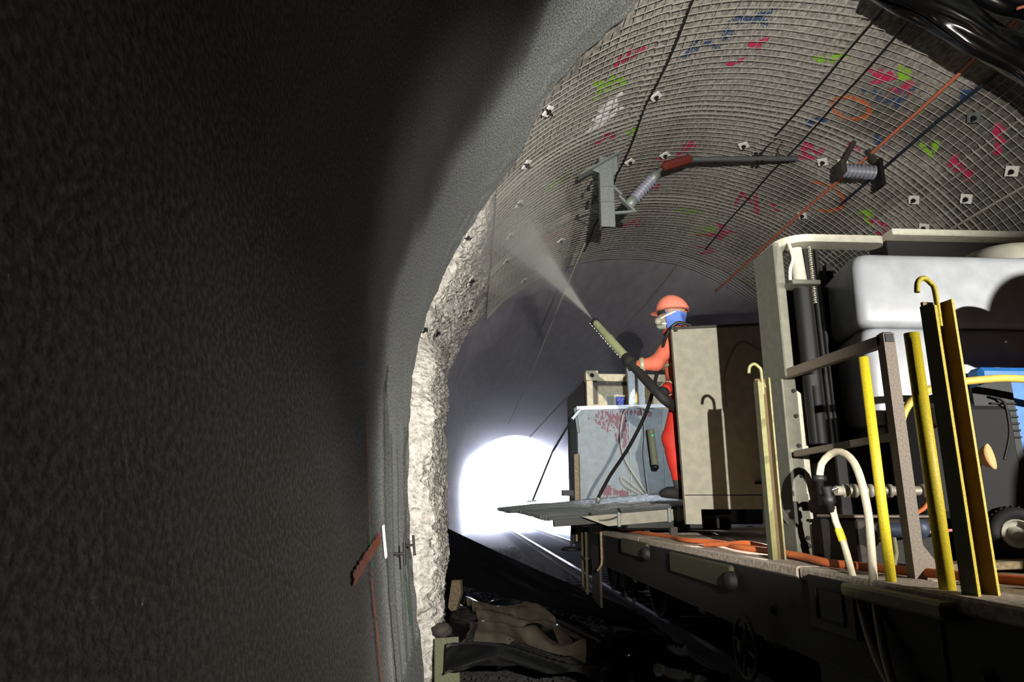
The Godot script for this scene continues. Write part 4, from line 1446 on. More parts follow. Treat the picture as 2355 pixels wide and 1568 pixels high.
func machine() -> void:
	var t := thing("blue_machine", "bright blue compressor with a dark louvred front at the right edge", "compressor", w(-0.3, 1.0, 3.1))
	var st := S()
	box(st, w(-0.08, 1.5, 3.02), Vector3(0.9, 0.66, 0.1), 0.02)
	obj("blue_hood", st, M.blue, t)
	st = S()
	extrude(st, [Vector2(-0.62, 1.16), Vector2(-0.43, 1.16), Vector2(-0.43, 1.78), Vector2(-0.62, 1.72)], w(0, 0, 2.94), Vector3.RIGHT, Vector3.UP, Vector3(0, 0, 0.02))
	obj("front_panel", st, M.blue_dark, t)
	for k in 6:
		st = S()
		box(st, w(-0.49, 1.5 + 0.03 * k, 2.915), Vector3(0.12, 0.008, 0.012), 0.002)
		obj("louvre", st, M.black_steel, t)
	st = S()
	tube(st, curve([w(-0.55, 1.68, 2.91), w(-0.5, 1.66, 2.9), w(-0.49, 1.58, 2.9), w(-0.5, 1.5, 2.9), w(-0.54, 1.4, 2.9)], 0.02), 0.006, 6)
	obj("cable", st, M.cable_black, t)
	st = S()
	lathe(st, [Vector2(0, 0), Vector2(0.02, 0.006), Vector2(0.04, 0.03), Vector2(0.055, 0.06), Vector2(0.052, 0.06), Vector2(0, 0.025)], w(-0.7, 1.4, 2.86), Vector3(0.5, 0.1, 0.6), 20)
	obj("horn", st, M.horn, t)
	st = S()
	box(st, w(-0.7, 1.4, 3.0), Vector3(0.5, 0.5, 0.2), 0.03)
	obj("engine_block", st, M.body_dark, t)
	st = S()
	box(st, w(-0.84, 1.58, 2.86), Vector3(0.07, 0.08, 0.05), 0.01)
	obj("bracket", st, M.frame_dark, t)
	st = S()
	box(st, w(-0.2, 1.1, 3.0), Vector3(1.1, 0.05, 0.12), 0.006)
	obj("chassis", st, M.black_steel, t)
	# wheel facing the camera side
	var c := w(-0.575, 1.09, 2.86)
	var ax := Vector3(-0.45, 0, 0.9)
	st = S()
	lathe(st, [Vector2(0.055, 0.02), Vector2(0.07, 0.035), Vector2(0.095, 0.035), Vector2(0.108, 0.02), Vector2(0.11, 0), Vector2(0.108, -0.02), Vector2(0.095, -0.035), Vector2(0.055, -0.03)], c, ax, 32)
	for k in 32:
		var an := TAU * k / 32
		var x := ax.normalized().cross(Vector3.UP).normalized()
		var dir := x * cos(an) + Vector3.UP * sin(an)
		bar(st, c + dir * 0.11 - ax.normalized() * 0.02, c + dir * 0.11 + ax.normalized() * 0.02, 0.008, 0.008, 0.001, dir)
	var tyre := obj("wheel_tyre", st, M.rubber, t)
	st = S()
	lathe(st, [Vector2(0.06, 0.022), Vector2(0.056, 0.03), Vector2(0.052, 0.022), Vector2(0.03, 0.0), Vector2(0.028, 0.016), Vector2(0.012, 0.02), Vector2(0, 0.02)], c, ax, 28)
	obj("wheel_rim", st, M.cream, tyre)
	# pump motor and rod behind the poles
	t = thing("pump_motor", "small blue-grey electric motor behind the square tube guard", "motor", w(-1.15, 1.05, 2.72))
	st = S()
	tube(st, [w(-1.24, 1.11, 2.74), w(-1.13, 1.11, 2.71)], 0.03, 14)
	obj("housing", st, M.motor, t)
	st = S()
	lathe(st, [Vector2(0, 0.02), Vector2(0.012, 0.02), Vector2(0.034, 0.012), Vector2(0.038, 0), Vector2(0.036, -0.012), Vector2(0, -0.02)], w(-1.11, 1.115, 2.68), Vector3(-0.3, 0, 1), 20)
	obj("flange", st, M.motor, t)
	st = S()
	tube(st, curve([w(-1.21, 1.08, 2.7), w(-1.22, 1.02, 2.68), w(-1.24, 0.97, 2.68)]), 0.012, 8)
	obj("lead", st, M.olive, t)
	st = S()
	tube(st, [w(-1.1, 1.1, 2.7), w(-0.84, 1.115, 2.74)], 0.006, 8)
	obj("rod", st, M.pink_rod, t)


# ---------------------------------------------------------------- the work basket
func deck_y(x: float, d: float) -> float:
	return 1.2 + 0.085 * (x + 0.93) + 0.045 * (d - 6.5)


func basket() -> void:
	var t := thing("work_platform", "cantilevered working platform with corrugated outer end, tilting out towards the left wall", "platform", w(-1.3, 1.0, 7.5))
	var st := S()
	# corrugated sheets at the outer end
	for q in [[6.5, 7.25, -2.16, -0.3], [7.27, 8.05, -2.26, -0.3], [8.07, 9.1, -2.42, -0.3]]:
		st = S()
		for lay in [0.0, -0.012]:
			grid(st, 26, 60, func(u, v):
				var d := lerpf(q[0], q[1], v)
				var x: float = lerpf(q[2] - 0.12 * (d - q[0]), q[3], u) + 0.02 * n_rock.get_noise_2d(d * 9.0, u * 2.0) * (1.0 - u)
				return w(x, deck_y(x, d) + 0.016 * sin(d * TAU / 0.11) + lay + 0.012 * n_rock.get_noise_2d(x * 2.0, d), d))
		obj("corrugated_sheet", st, M.zinc_dirty, t)
	st = S()
	var y0 := deck_y(-1.6, 6.46)
	var y1 := deck_y(-0.9, 6.46)
	extrude(st, [Vector2(-1.86, y0 - 0.03), Vector2(-0.88, y1 - 0.012), Vector2(-0.88, y1 - 0.115), Vector2(-1.62, y0 - 0.115)], w(0, 0, 6.46), Vector3.RIGHT, Vector3.UP, Vector3(0, 0, 0.05))
	obj("front_timber", st, M.dusty_paint, t)
	for x in [-1.52, -1.05, -0.96]:
		st = S()
		box(st, w(x, deck_y(x, 6.4) - 0.06, 6.4), Vector3(0.03, 0.13, 0.03), 0.004)
		obj("clamp", st, M.zinc_dirty, t)
	st = S()
	bar(st, w(-2.1, deck_y(-2.1, 6.6) - 0.05, 6.62), w(-0.4, deck_y(-0.4, 6.6) - 0.08, 6.62), 0.08, 0.08)
	obj("cross_beam", st, M.black_steel, t)
	st = S()
	bar(st, w(-2.1, deck_y(-2.1, 8.6) - 0.05, 8.6), w(-0.4, deck_y(-0.4, 8.6) - 0.08, 8.6), 0.08, 0.08)
	obj("cross_beam", st, M.black_steel, t)
	st = S()
	box(st, w(-0.95, 1.05, 7.7), Vector3(1.0, 0.12, 2.5), 0.02)
	obj("slide_frame", st, M.black_steel, t)
	st = S()
	for z in [5.7, 6.6, 7.6, 8.6]:
		st = S()
		box(st, w(-1.22, 0.99, z), Vector3(0.06, 0.1, 0.05), 0.004)
		obj("deck_block", st, M.frame_dark, t)
	st = S()
	tube(st, curve([w(-1.78, deck_y(-1.78, 6.46) + 0.02, 6.46), w(-1.72, deck_y(-1.7, 6.46) - 0.05, 6.42), w(-1.6, deck_y(-1.6, 6.46) - 0.055, 6.41), w(-1.5, deck_y(-1.5, 6.46) - 0.02, 6.42), w(-1.5, deck_y(-1.5, 6.46) + 0.03, 6.5)], 0.02), 0.008, 8)
	obj("rope_loop", st, M.hose_black, t)
	# rebound that fell back on it
	st = S()
	grid(st, 60, 60, func(u, v):
		var x := lerpf(-1.75, -0.5, u)
		var d := lerpf(6.5, 9.0, v)
		var rim := minf(minf(u, 1.0 - u), minf(v, 1.0 - v)) * 6.0
		return w(x, deck_y(x, d) + 0.012 + minf(1.0, rim) * maxf(0.0, 0.014 + 0.03 * n_lump.get_noise_2d(x * 3.0, d * 2.0)) - 0.02 * (1.0 - minf(1.0, rim)), d))
	var heap := obj("rebound_crust", st, M.rebound)
	tag(heap, "pale crust of fallen sprayed concrete on the working platform", "concrete")
	# the shield panel facing the camera
	t = thing("shield_panel", "tall dusty beige steel shield panel in front of the worker", "panel", w(-0.75, 1.07, 5.5))
	st = S()
	extrude(st, [Vector2(-1.2, 2.66), Vector2(-0.24, 2.72), Vector2(-0.24, 1.18), Vector2(-1.045, 1.18), Vector2(-1.045, 1.065), Vector2(-1.17, 1.065), Vector2(-1.18, 1.6)], w(0, 0, 5.5), Vector3.RIGHT, Vector3.UP, Vector3(0, 0, -0.045))
	obj("plate", st, M.dusty_paint, t)
	st = S()
	box(st, w(-0.72, 1.29, 5.496), Vector3(0.9, 0.008, 0.006), 0.001)
	obj("seam", st, M.frame_dark, t)
	st = S()
	bar(st, w(-1.2, 2.665, 5.52), w(-0.24, 2.725, 5.52), 0.05, 0.025)
	obj("top_rail", st, M.frame_dark, t)
	st = S()
	box(st, w(-1.17, 2.65, 5.485), Vector3(0.03, 0.03, 0.03), 0.005)
	box(st, w(-0.3, 2.7, 5.485), Vector3(0.05, 0.05, 0.03), 0.01)
	obj("corner_lug", st, M.frame_dark, t)
	st = S()
	tube(st, curve([w(-0.78, 2.0, 5.49), w(-0.78, 2.25, 5.49), w(-0.72, 2.42, 5.49), w(-0.63, 2.55, 5.49), w(-0.54, 2.54, 5.49), w(-0.47, 2.49, 5.49), w(-0.42, 2.5, 5.49), w(-0.33, 2.4, 5.49), w(-0.41, 2.33, 5.49), w(-0.41, 2.42, 5.49)], 0.03), 0.006, 6)
	obj("red_line", st, M.paint_red, t)
	st = S()
	box(st, w(-0.26, 1.95, 6.2), Vector3(0.04, 1.5, 1.3), 0.006)
	obj("side_plate", st, M.mast_paint, t)


func zinc_box() -> void:
	var t := thing("metal_skip", "galvanised grey sheet metal bin with red stains behind the platform", "bin", w(-0.7, 1.3, 9.6))
	var st := S()
	box(st, w(-0.68, 1.92, 9.52), Vector3(1.46, 1.26, 0.03), 0.005)
	obj("front_sheet", st, M.zinc_dirty, t)
	st = S()
	box(st, w(-1.4, 1.92, 9.86), Vector3(0.03, 1.26, 0.68), 0.005)
	obj("side_sheet", st, M.zinc_dirty, t)
	st = S()
	box(st, w(0.05, 1.92, 9.86), Vector3(0.03, 1.26, 0.68), 0.005)
	obj("side_sheet", st, M.zinc_dirty, t)
	st = S()
	box(st, w(-0.68, 1.92, 10.2), Vector3(1.46, 1.26, 0.03), 0.005)
	obj("rear_sheet", st, M.zinc_dirty, t)
	st = S()
	bar(st, w(-1.42, 2.545, 9.5), w(0.1, 2.6, 9.5), 0.06, 0.055)
	obj("top_rim", st, M.white_steel, t)
	st = S()
	bar(st, w(-1.42, 2.53, 9.5), w(-1.42, 2.53, 10.2), 0.05, 0.05)
	bar(st, w(-1.44, 2.54, 9.48), w(-1.4, 2.2, 9.48), 0.05, 0.03)
	obj("side_rim", st, M.zinc, t)
	for x in [-0.68, -0.46, -0.2]:
		st = S()
		box(st, w(x, 1.92, 9.5), Vector3(0.018, 1.2, 0.016), 0.004)
		obj("rib", st, M.zinc, t)
	st = S()
	rng.seed = 8
	for q in [[-1.0, 2.42, 0.26, 0.16], [-0.85, 2.36, 0.2, 0.22], [-0.75, 2.2, 0.1, 0.4], [-1.02, 1.42, 0.12, 0.06], [-0.85, 1.38, 0.16, 0.05], [-0.5, 2.5, 0.2, 0.05]]:
		for k in 60:
			var g := Vector2(rng.randfn() * 0.4, rng.randfn() * 0.4)
			box(st, w(q[0] + g.x * q[2], minf(2.5, q[1] + g.y * q[3]), 9.5035 - 0.00004 * k), Vector3(rng.randf_range(0.006, 0.03), rng.randf_range(0.01, 0.07), 0.003), 0.0)
	obj("red_stain", st, M.paint_red, t)
	# lamp tube hanging on the bin
	t = thing("hand_lamp", "olive tube-shaped hand lamp with a green light hanging on the metal bin", "lamp", w(-0.38, 2.0, 9.42))
	st = S()
	tube(st, [w(-0.40, 2.25, 9.42), w(-0.36, 1.76, 9.42)], 0.05, 16)
	obj("tube", st, M.olive, t)
	st = S()
	lathe(st, [Vector2(0, 0), Vector2(0.04, 0), Vector2(0.052, 0.04), Vector2(0.03, 0.06), Vector2(0, 0.06)], w(-0.355, 1.7, 9.42), Vector3.UP, 14)
	obj("end_cap", st, M.black_steel, t)
	st = S()
	lathe(st, [Vector2(0, 0.012), Vector2(0.01, 0.01), Vector2(0.014, 0)], w(-0.385, 2.16, 9.375), Vector3(0, 0, 1), 12)
	obj("green_lens", st, M.green_lamp, t)
	# loose wires on the bin
	t = thing("loose_cable", "thin pale cable hanging in long loops over the front of the metal bin", "cable", w(-0.7, 2.5, 9.45))
	st = S()
	tube(st, curve([w(-0.35, 2.5, 9.46), w(-0.55, 2.56, 9.44), w(-0.75, 2.5, 9.44), w(-0.82, 2.1, 9.44), w(-0.75, 1.8, 9.44), w(-0.6, 1.55, 9.44), w(-0.48, 1.36, 9.44)], 0.05), 0.011, 6)
	tube(st, curve([w(-0.5, 1.35, 9.44), w(-0.75, 1.55, 9.44), w(-0.84, 1.6, 9.44), w(-0.8, 1.5, 9.44), w(-0.6, 1.38, 9.44)], 0.04), 0.008, 6)
	tube(st, curve([w(-0.5, 2.55, 9.46), w(-0.47, 2.2, 9.46), w(-0.5, 1.9, 9.46), w(-0.46, 1.36, 9.46)], 0.05), 0.008, 6)
	obj("cable", st, M.cable_pale, t)
	# ropes that hold the platform
	t = thing("stay_rope", "thin stay rope from the metal bin corner down to the outer platform tip", "rope", w(-1.4, 2.5, 9.4))
	st = S()
	tube(st, [w(-1.38, 2.52, 9.42), w(-1.52, 2.36, 9.25)], 0.02, 8)
	obj("rope_end", st, M.white_steel, t)
	st = S()
	tube(st, [w(-1.52, 2.36, 9.25), w(-1.85, 1.88, 8.8), w(-2.15, 1.27, 8.3)], 0.014, 8)
	obj("rope", st, M.hose_black, t)
	st = S()
	tube(st, [w(-2.22, 1.26, 8.3), w(-2.1, 1.27, 8.3)], 0.012, 8)
	obj("rope_hook", st, M.zinc, t)
	t = thing("stay_hose", "long grey and black hose from the shield panel down to the platform edge", "hose", w(-1.15, 2.7, 5.7))
	st = S()
	tube(st, curve([w(-1.0, 2.72, 5.6), w(-1.12, 2.74, 5.6), w(-1.2, 2.64, 5.66), w(-1.22, 2.5, 5.8)], 0.02), 0.014, 8)
	tube(st, curve([w(-1.22, 2.52, 5.78), w(-1.24, 2.3, 5.95), w(-1.27, 2.05, 6.2), w(-1.38, 1.75, 6.5), w(-1.52, 1.48, 6.8), w(-1.62, 1.26, 6.95)], 0.05), 0.017, 10)
	obj("hose", st, M.hose_black, t)
	st = S()
	lathe(st, [Vector2(0, 0), Vector2(0.022, 0), Vector2(0.026, 0.05), Vector2(0.018, 0.06), Vector2(0, 0.06)], w(-1.62, 1.24, 6.95), Vector3(0.25, 0.6, 0.3), 10)
	obj("ferrule", st, M.zinc, t)
	# container behind the bin
	t = thing("small_container", "cream steel container with small signs standing behind the metal bin", "container", w(0, 1.3, 11.8))
	st = S()
	box(st, w(0.0, 2.26, 11.9), Vector3(2.1, 1.96, 2.4), 0.01)
	obj("shell", st, M.container_dark, t)
	for q in [[-1.03, 2.26, 0.1, 1.98], [1.03, 2.26, 0.1, 1.98]]:
		st = S()
		box(st, w(q[0], q[1], 10.66), Vector3(q[2], q[3], 0.12), 0.008)
		obj("corner_post", st, M.container, t)
	st = S()
	box(st, w(0.0, 3.2, 10.66), Vector3(2.0, 0.12, 0.12), 0.008)
	obj("top_rail", st, M.container, t)
	for x in [-1.0, 1.0]:
		st = S()
		box(st, w(x, 3.22, 10.64), Vector3(0.2, 0.16, 0.2), 0.01)
		obj("corner_casting", st, M.container, t)
		st = S()
		lathe(st, [Vector2(0, 0.004), Vector2(0.03, 0.004), Vector2(0.034, 0)], w(x, 3.22, 10.54), Vector3(0, 0, 1), 14)
		obj("casting_hole", st, M.black_steel, t)
	st = S()
	box(st, w(0.02, 2.2, 10.67), Vector3(1.84, 1.76, 0.06), 0.02)
	obj("door_panel", st, M.container, t)
	st = S()
	box(st, w(-0.94, 2.72, 10.63), Vector3(0.14, 0.1, 0.05), 0.008)
	obj("hinge", st, M.container, t)
	st = S()
	box(st, w(-0.7, 2.82, 10.637), Vector3(0.11, 0.16, 0.006), 0.001)
	obj("grey_sign", st, M.sign_grey, t)
	var sg := obj("blue_sign", S_box(w(-0.54, 2.82, 10.637), Vector3(0.15, 0.16, 0.006)), M.sign_blue, t)
	st = S()
	for q in [[-0.57, 2.86], [-0.51, 2.86], [-0.57, 2.79]]:
		bar(st, w(q[0] - 0.02, q[1] - 0.03, 10.632), w(q[0] + 0.025, q[1] + 0.01, 10.632), 0.01, 0.003, 0.0)
	st.set_smooth_group(0)
	obj("pictogram", st, M.plate_white, sg)
	t = thing("canvas_flap", "small brownish canvas flap with a cream edge before the container door", "canvas", w(-0.3, 2.6, 10.35))
	st = S()
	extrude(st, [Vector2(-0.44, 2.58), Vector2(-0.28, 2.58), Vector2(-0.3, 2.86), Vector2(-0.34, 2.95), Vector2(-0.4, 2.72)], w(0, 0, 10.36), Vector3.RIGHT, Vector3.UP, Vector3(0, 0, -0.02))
	obj("cream_edge", st, M.hose_yellow, t)  # cream front piece of the flap
	st = S()
	extrude(st, [Vector2(-0.28, 2.58), Vector2(-0.08, 2.58), Vector2(-0.08, 3.05), Vector2(-0.22, 3.0), Vector2(-0.34, 2.95)], w(0, 0, 10.37), Vector3.RIGHT, Vector3.UP, Vector3(0.0, 0, -0.05))
	obj("flap", st, M.wood, t)
	t = thing("white_posts", "pair of white steel posts standing between the bin and the container", "post", w(-0.3, 2.5, 10.3))
	for q in [[-0.44, 3.36, 0.11], [-0.29, 3.3, 0.1]]:
		st = S()
		box(st, w(q[0], (q[1] + 1.3) / 2, 10.3), Vector3(q[2], q[1] - 1.3, 0.1), 0.008)
		obj("post", st, M.white_steel, t)
	# far wagon under bin and container
	t = thing("far_wagon", "dark second wagon under the metal bin and the container", "wagon", w(0, 0.6, 11.3))
	st = S()
	box(st, w(0.0, 1.12, 11.3), Vector3(2.2, 0.3, 3.8), 0.02)
	obj("frame", st, M.black_steel, t)
	for q in [10.2, 12.4]:
		for x in [-0.78, 0.78]:
			st = S()
			wheel(st, w(x, 0.46, q), signf(x))
			obj("wheel", st, M.dark_steel, t)
	st = S()
	box(st, w(-0.95, 0.72, 11.3), Vector3(0.1, 0.5, 3.0), 0.01)
	obj("side_frame", st, M.black_steel, t)
	st = S()
	bar(st, w(-1.44, 0.75, 9.42), w(-1.44, 1.9, 9.42), 0.09, 0.06)
	obj("corner_post", st, M.wood, t)
	st = S()
	bar(st, w(-1.52, 1.05, 9.35), w(-1.52, 0.72, 9.35), 0.06, 0.05)
	bar(st, w(-1.66, 1.38, 9.4), w(-1.5, 1.38, 9.4), 0.1, 0.08)
	obj("lamp_bracket", st, M.black_steel, t)
	t = thing("stem_disc", "flat dark disc on a thin stem hanging between the two wagons", "disc", w(-1.56, 0.66, 9.3))
	st = S()
	lathe(st, [Vector2(0, 0.03), Vector2(0.08, 0.03), Vector2(0.14, 0.005), Vector2(0.13, -0.02), Vector2(0, -0.03)], w(-1.56, 0.66, 9.3), Vector3.UP, 20)
	obj("disc", st, M.black_steel, t)
	st = S()
	tube(st, [w(-1.56, 0.68, 9.3), w(-1.54, 1.02, 9.32)], 0.015, 8)
	obj("stem", st, M.black_steel, t)


func S_box(c: Vector3, size: Vector3) -> SurfaceTool:
	var st := S()
	box(st, c, size, 0.001)
	return st


# ---------------------------------------------------------------- people
# surface nets over tapered capsules joined with a smooth minimum; bones: [a, b, ra, rb]
func figure(st: SurfaceTool, bones: Array, cell: float, k: float, col: Callable) -> void:
	var lo := Vector3.ONE * 1e9
	var hi := -lo
	for b in bones:
		for e in 2:
			lo = lo.min(b[e] - Vector3.ONE * (b[e + 2] + k + cell * 2.0))
			hi = hi.max(b[e] + Vector3.ONE * (b[e + 2] + k + cell * 2.0))
	var n := Vector3i(((hi - lo) / cell).ceil()) + Vector3i.ONE
	var f := PackedFloat32Array()
	f.resize(n.x * n.y * n.z)
	f.fill(1.0)
	for b in bones:
		var a: Vector3 = b[0]
		var ba: Vector3 = b[1] - a
		var ra: float = b[2]
		var dr: float = b[3] - ra
		var l2 := maxf(ba.length_squared(), 1e-9)
		var m := maxf(b[2], b[3]) + k + cell * 1.5
		var i0 := Vector3i(((a.min(b[1]) - Vector3.ONE * m - lo) / cell).floor()).clamp(Vector3i.ZERO, n - Vector3i.ONE)
		var i1 := Vector3i(((a.max(b[1]) + Vector3.ONE * m - lo) / cell).ceil()).clamp(Vector3i.ZERO, n - Vector3i.ONE)
		for x in range(i0.x, i1.x + 1):
			for y in range(i0.y, i1.y + 1):
				var row := (x * n.y + y) * n.z
				for z in range(i0.z, i1.z + 1):
					var p := lo + Vector3(x, y, z) * cell - a
					var t := clampf(p.dot(ba) / l2, 0.0, 1.0)
					var d := (p - ba * t).length() - ra - dr * t
					var o := f[row + z]
					var h := maxf(k - absf(o - d), 0.0) / k
					f[row + z] = minf(o, d) - h * h * k * 0.25
	var at := {}
	var vs := []
	var step := [n.y * n.z, n.z, 1]
	for x in n.x - 1:
		for y in n.y - 1:
			var row := (x * n.y + y) * n.z
			for z in n.z - 1:
				var i := row + z
				var inside := 0
				for c in 8:
					if f[i + (c & 1) * step[0] + ((c >> 1) & 1) * step[1] + (c >> 2)] < 0.0:
						inside += 1
				if inside == 0 or inside == 8:
					continue
				var sum := Vector3.ZERO
				var cnt := 0
				for c in 8:
					var fc := f[i + (c & 1) * step[0] + ((c >> 1) & 1) * step[1] + (c >> 2)]
					for ax in 3:
						if c & (1 << ax):
							continue
						var fd := f[i + (c & 1) * step[0] + ((c >> 1) & 1) * step[1] + (c >> 2) + step[ax]]
						if (fc < 0.0) != (fd < 0.0):
							var q := Vector3(c & 1, (c >> 1) & 1, c >> 2)
							q[ax] += fc / (fc - fd)
							sum += q
							cnt += 1
				at[i] = vs.size()
				vs.append(lo + (Vector3(x, y, z) + sum / cnt) * cell)
	st.set_smooth_group(0)
	for i in at:
		for ax in 3:
			# the grid edge that starts at corner 0 of this cell
			if (f[i] < 0.0) == (f[i + step[ax]] < 0.0):
				continue
			var u: int = step[(ax + 1) % 3]
			var v: int = step[(ax + 2) % 3]
			if not (at.has(i - u) and at.has(i - v) and at.has(i - u - v)):
				continue
			var q := [vs[at[i]], vs[at[i - u]], vs[at[i - u - v]], vs[at[i - v]]]
			if f[i] < 0.0:
				q.reverse()
			for j in [0, 1, 2, 0, 2, 3]:
				st.set_color(col.call(q[j]))
				st.add_vertex(q[j])


func hand_bones(palm: Vector3, fwd_: Vector3, grip: Vector3, out: Vector3) -> Array:
	# fingers leave the palm along fwd_, curl round towards grip; out runs across the knuckles
	var b := [[palm - fwd_ * 0.04, palm + fwd_ * 0.02, 0.03, 0.034], [palm - fwd_ * 0.03 + out * 0.022, palm + fwd_ * 0.02 + out * 0.024, 0.022, 0.022], [palm - fwd_ * 0.03 - out * 0.022, palm + fwd_ * 0.02 - out * 0.024, 0.022, 0.022]]
	var lens := [0.9, 1.0, 0.95, 0.75]
	for k in 4:
		var o := out * (0.033 - 0.022 * k)
		var p0 := palm + fwd_ * 0.03 + o
		var p1: Vector3 = p0 + (fwd_ * 0.9 + grip * 0.35).normalized() * 0.042 * lens[k]
		var p2: Vector3 = p1 + (fwd_ * 0.15 + grip).normalized() * 0.032 * lens[k]
		var p3: Vector3 = p2 + (grip * 0.6 - fwd_ * 0.75).normalized() * 0.025 * lens[k]
		b += [[p0, p1, 0.0115, 0.0105], [p1, p2, 0.0105, 0.01], [p2, p3, 0.01, 0.009]]
	var t0 := palm - fwd_ * 0.015 + out * 0.038
	var t1 := t0 + (out * 0.6 + grip * 0.7 + fwd_ * 0.4).normalized() * 0.04
	b += [[t0, t1, 0.014, 0.012], [t1, t1 + (grip + fwd_ * 0.5 - out * 0.3).normalized() * 0.032, 0.012, 0.01]]
	return b


func helmet_shape(t: Node3D, c: Vector3, face: Vector3, up: Vector3, m: Material) -> void:
	var side := up.cross(face).normalized()
	var st := S()
	grid(st, 32, 12, func(u, v):
		var an: float = u * TAU
		var el: float = v * PI * 0.5
		var r := Vector2(cos(an) * 0.152, sin(an) * 0.122) * cos(el)
		return c + face * r.x + side * r.y + up * (0.15 * sin(el)) - up * 0.018 * (0.5 - 0.5 * cos(an)) * cos(el))
	grid(st, 32, 1, func(u, v):
		var an: float = u * TAU
		var r: Vector2 = Vector2(cos(an) * 0.152, sin(an) * 0.122) * (1.0 - 0.1 * v)
		return c + face * r.x + side * r.y - up * 0.018 * (0.5 - 0.5 * cos(an)) - up * 0.004 * v)
	obj("shell", st, m, t)
	st = S()
	for lay in [0.0, -0.005]:
		grid(st, 20, 4, func(u, v):
			var an: float = lerpf(-1.25, 1.25, u)
			var ext: float = 0.055 * v * cos(an * 0.95)
			return c + face * (cos(an) * 0.15 + ext) + side * sin(an) * (0.12 + 0.01 * v) + up * (lay - 0.012 * v * v + 0.002))
	obj("brim", st, m, t)


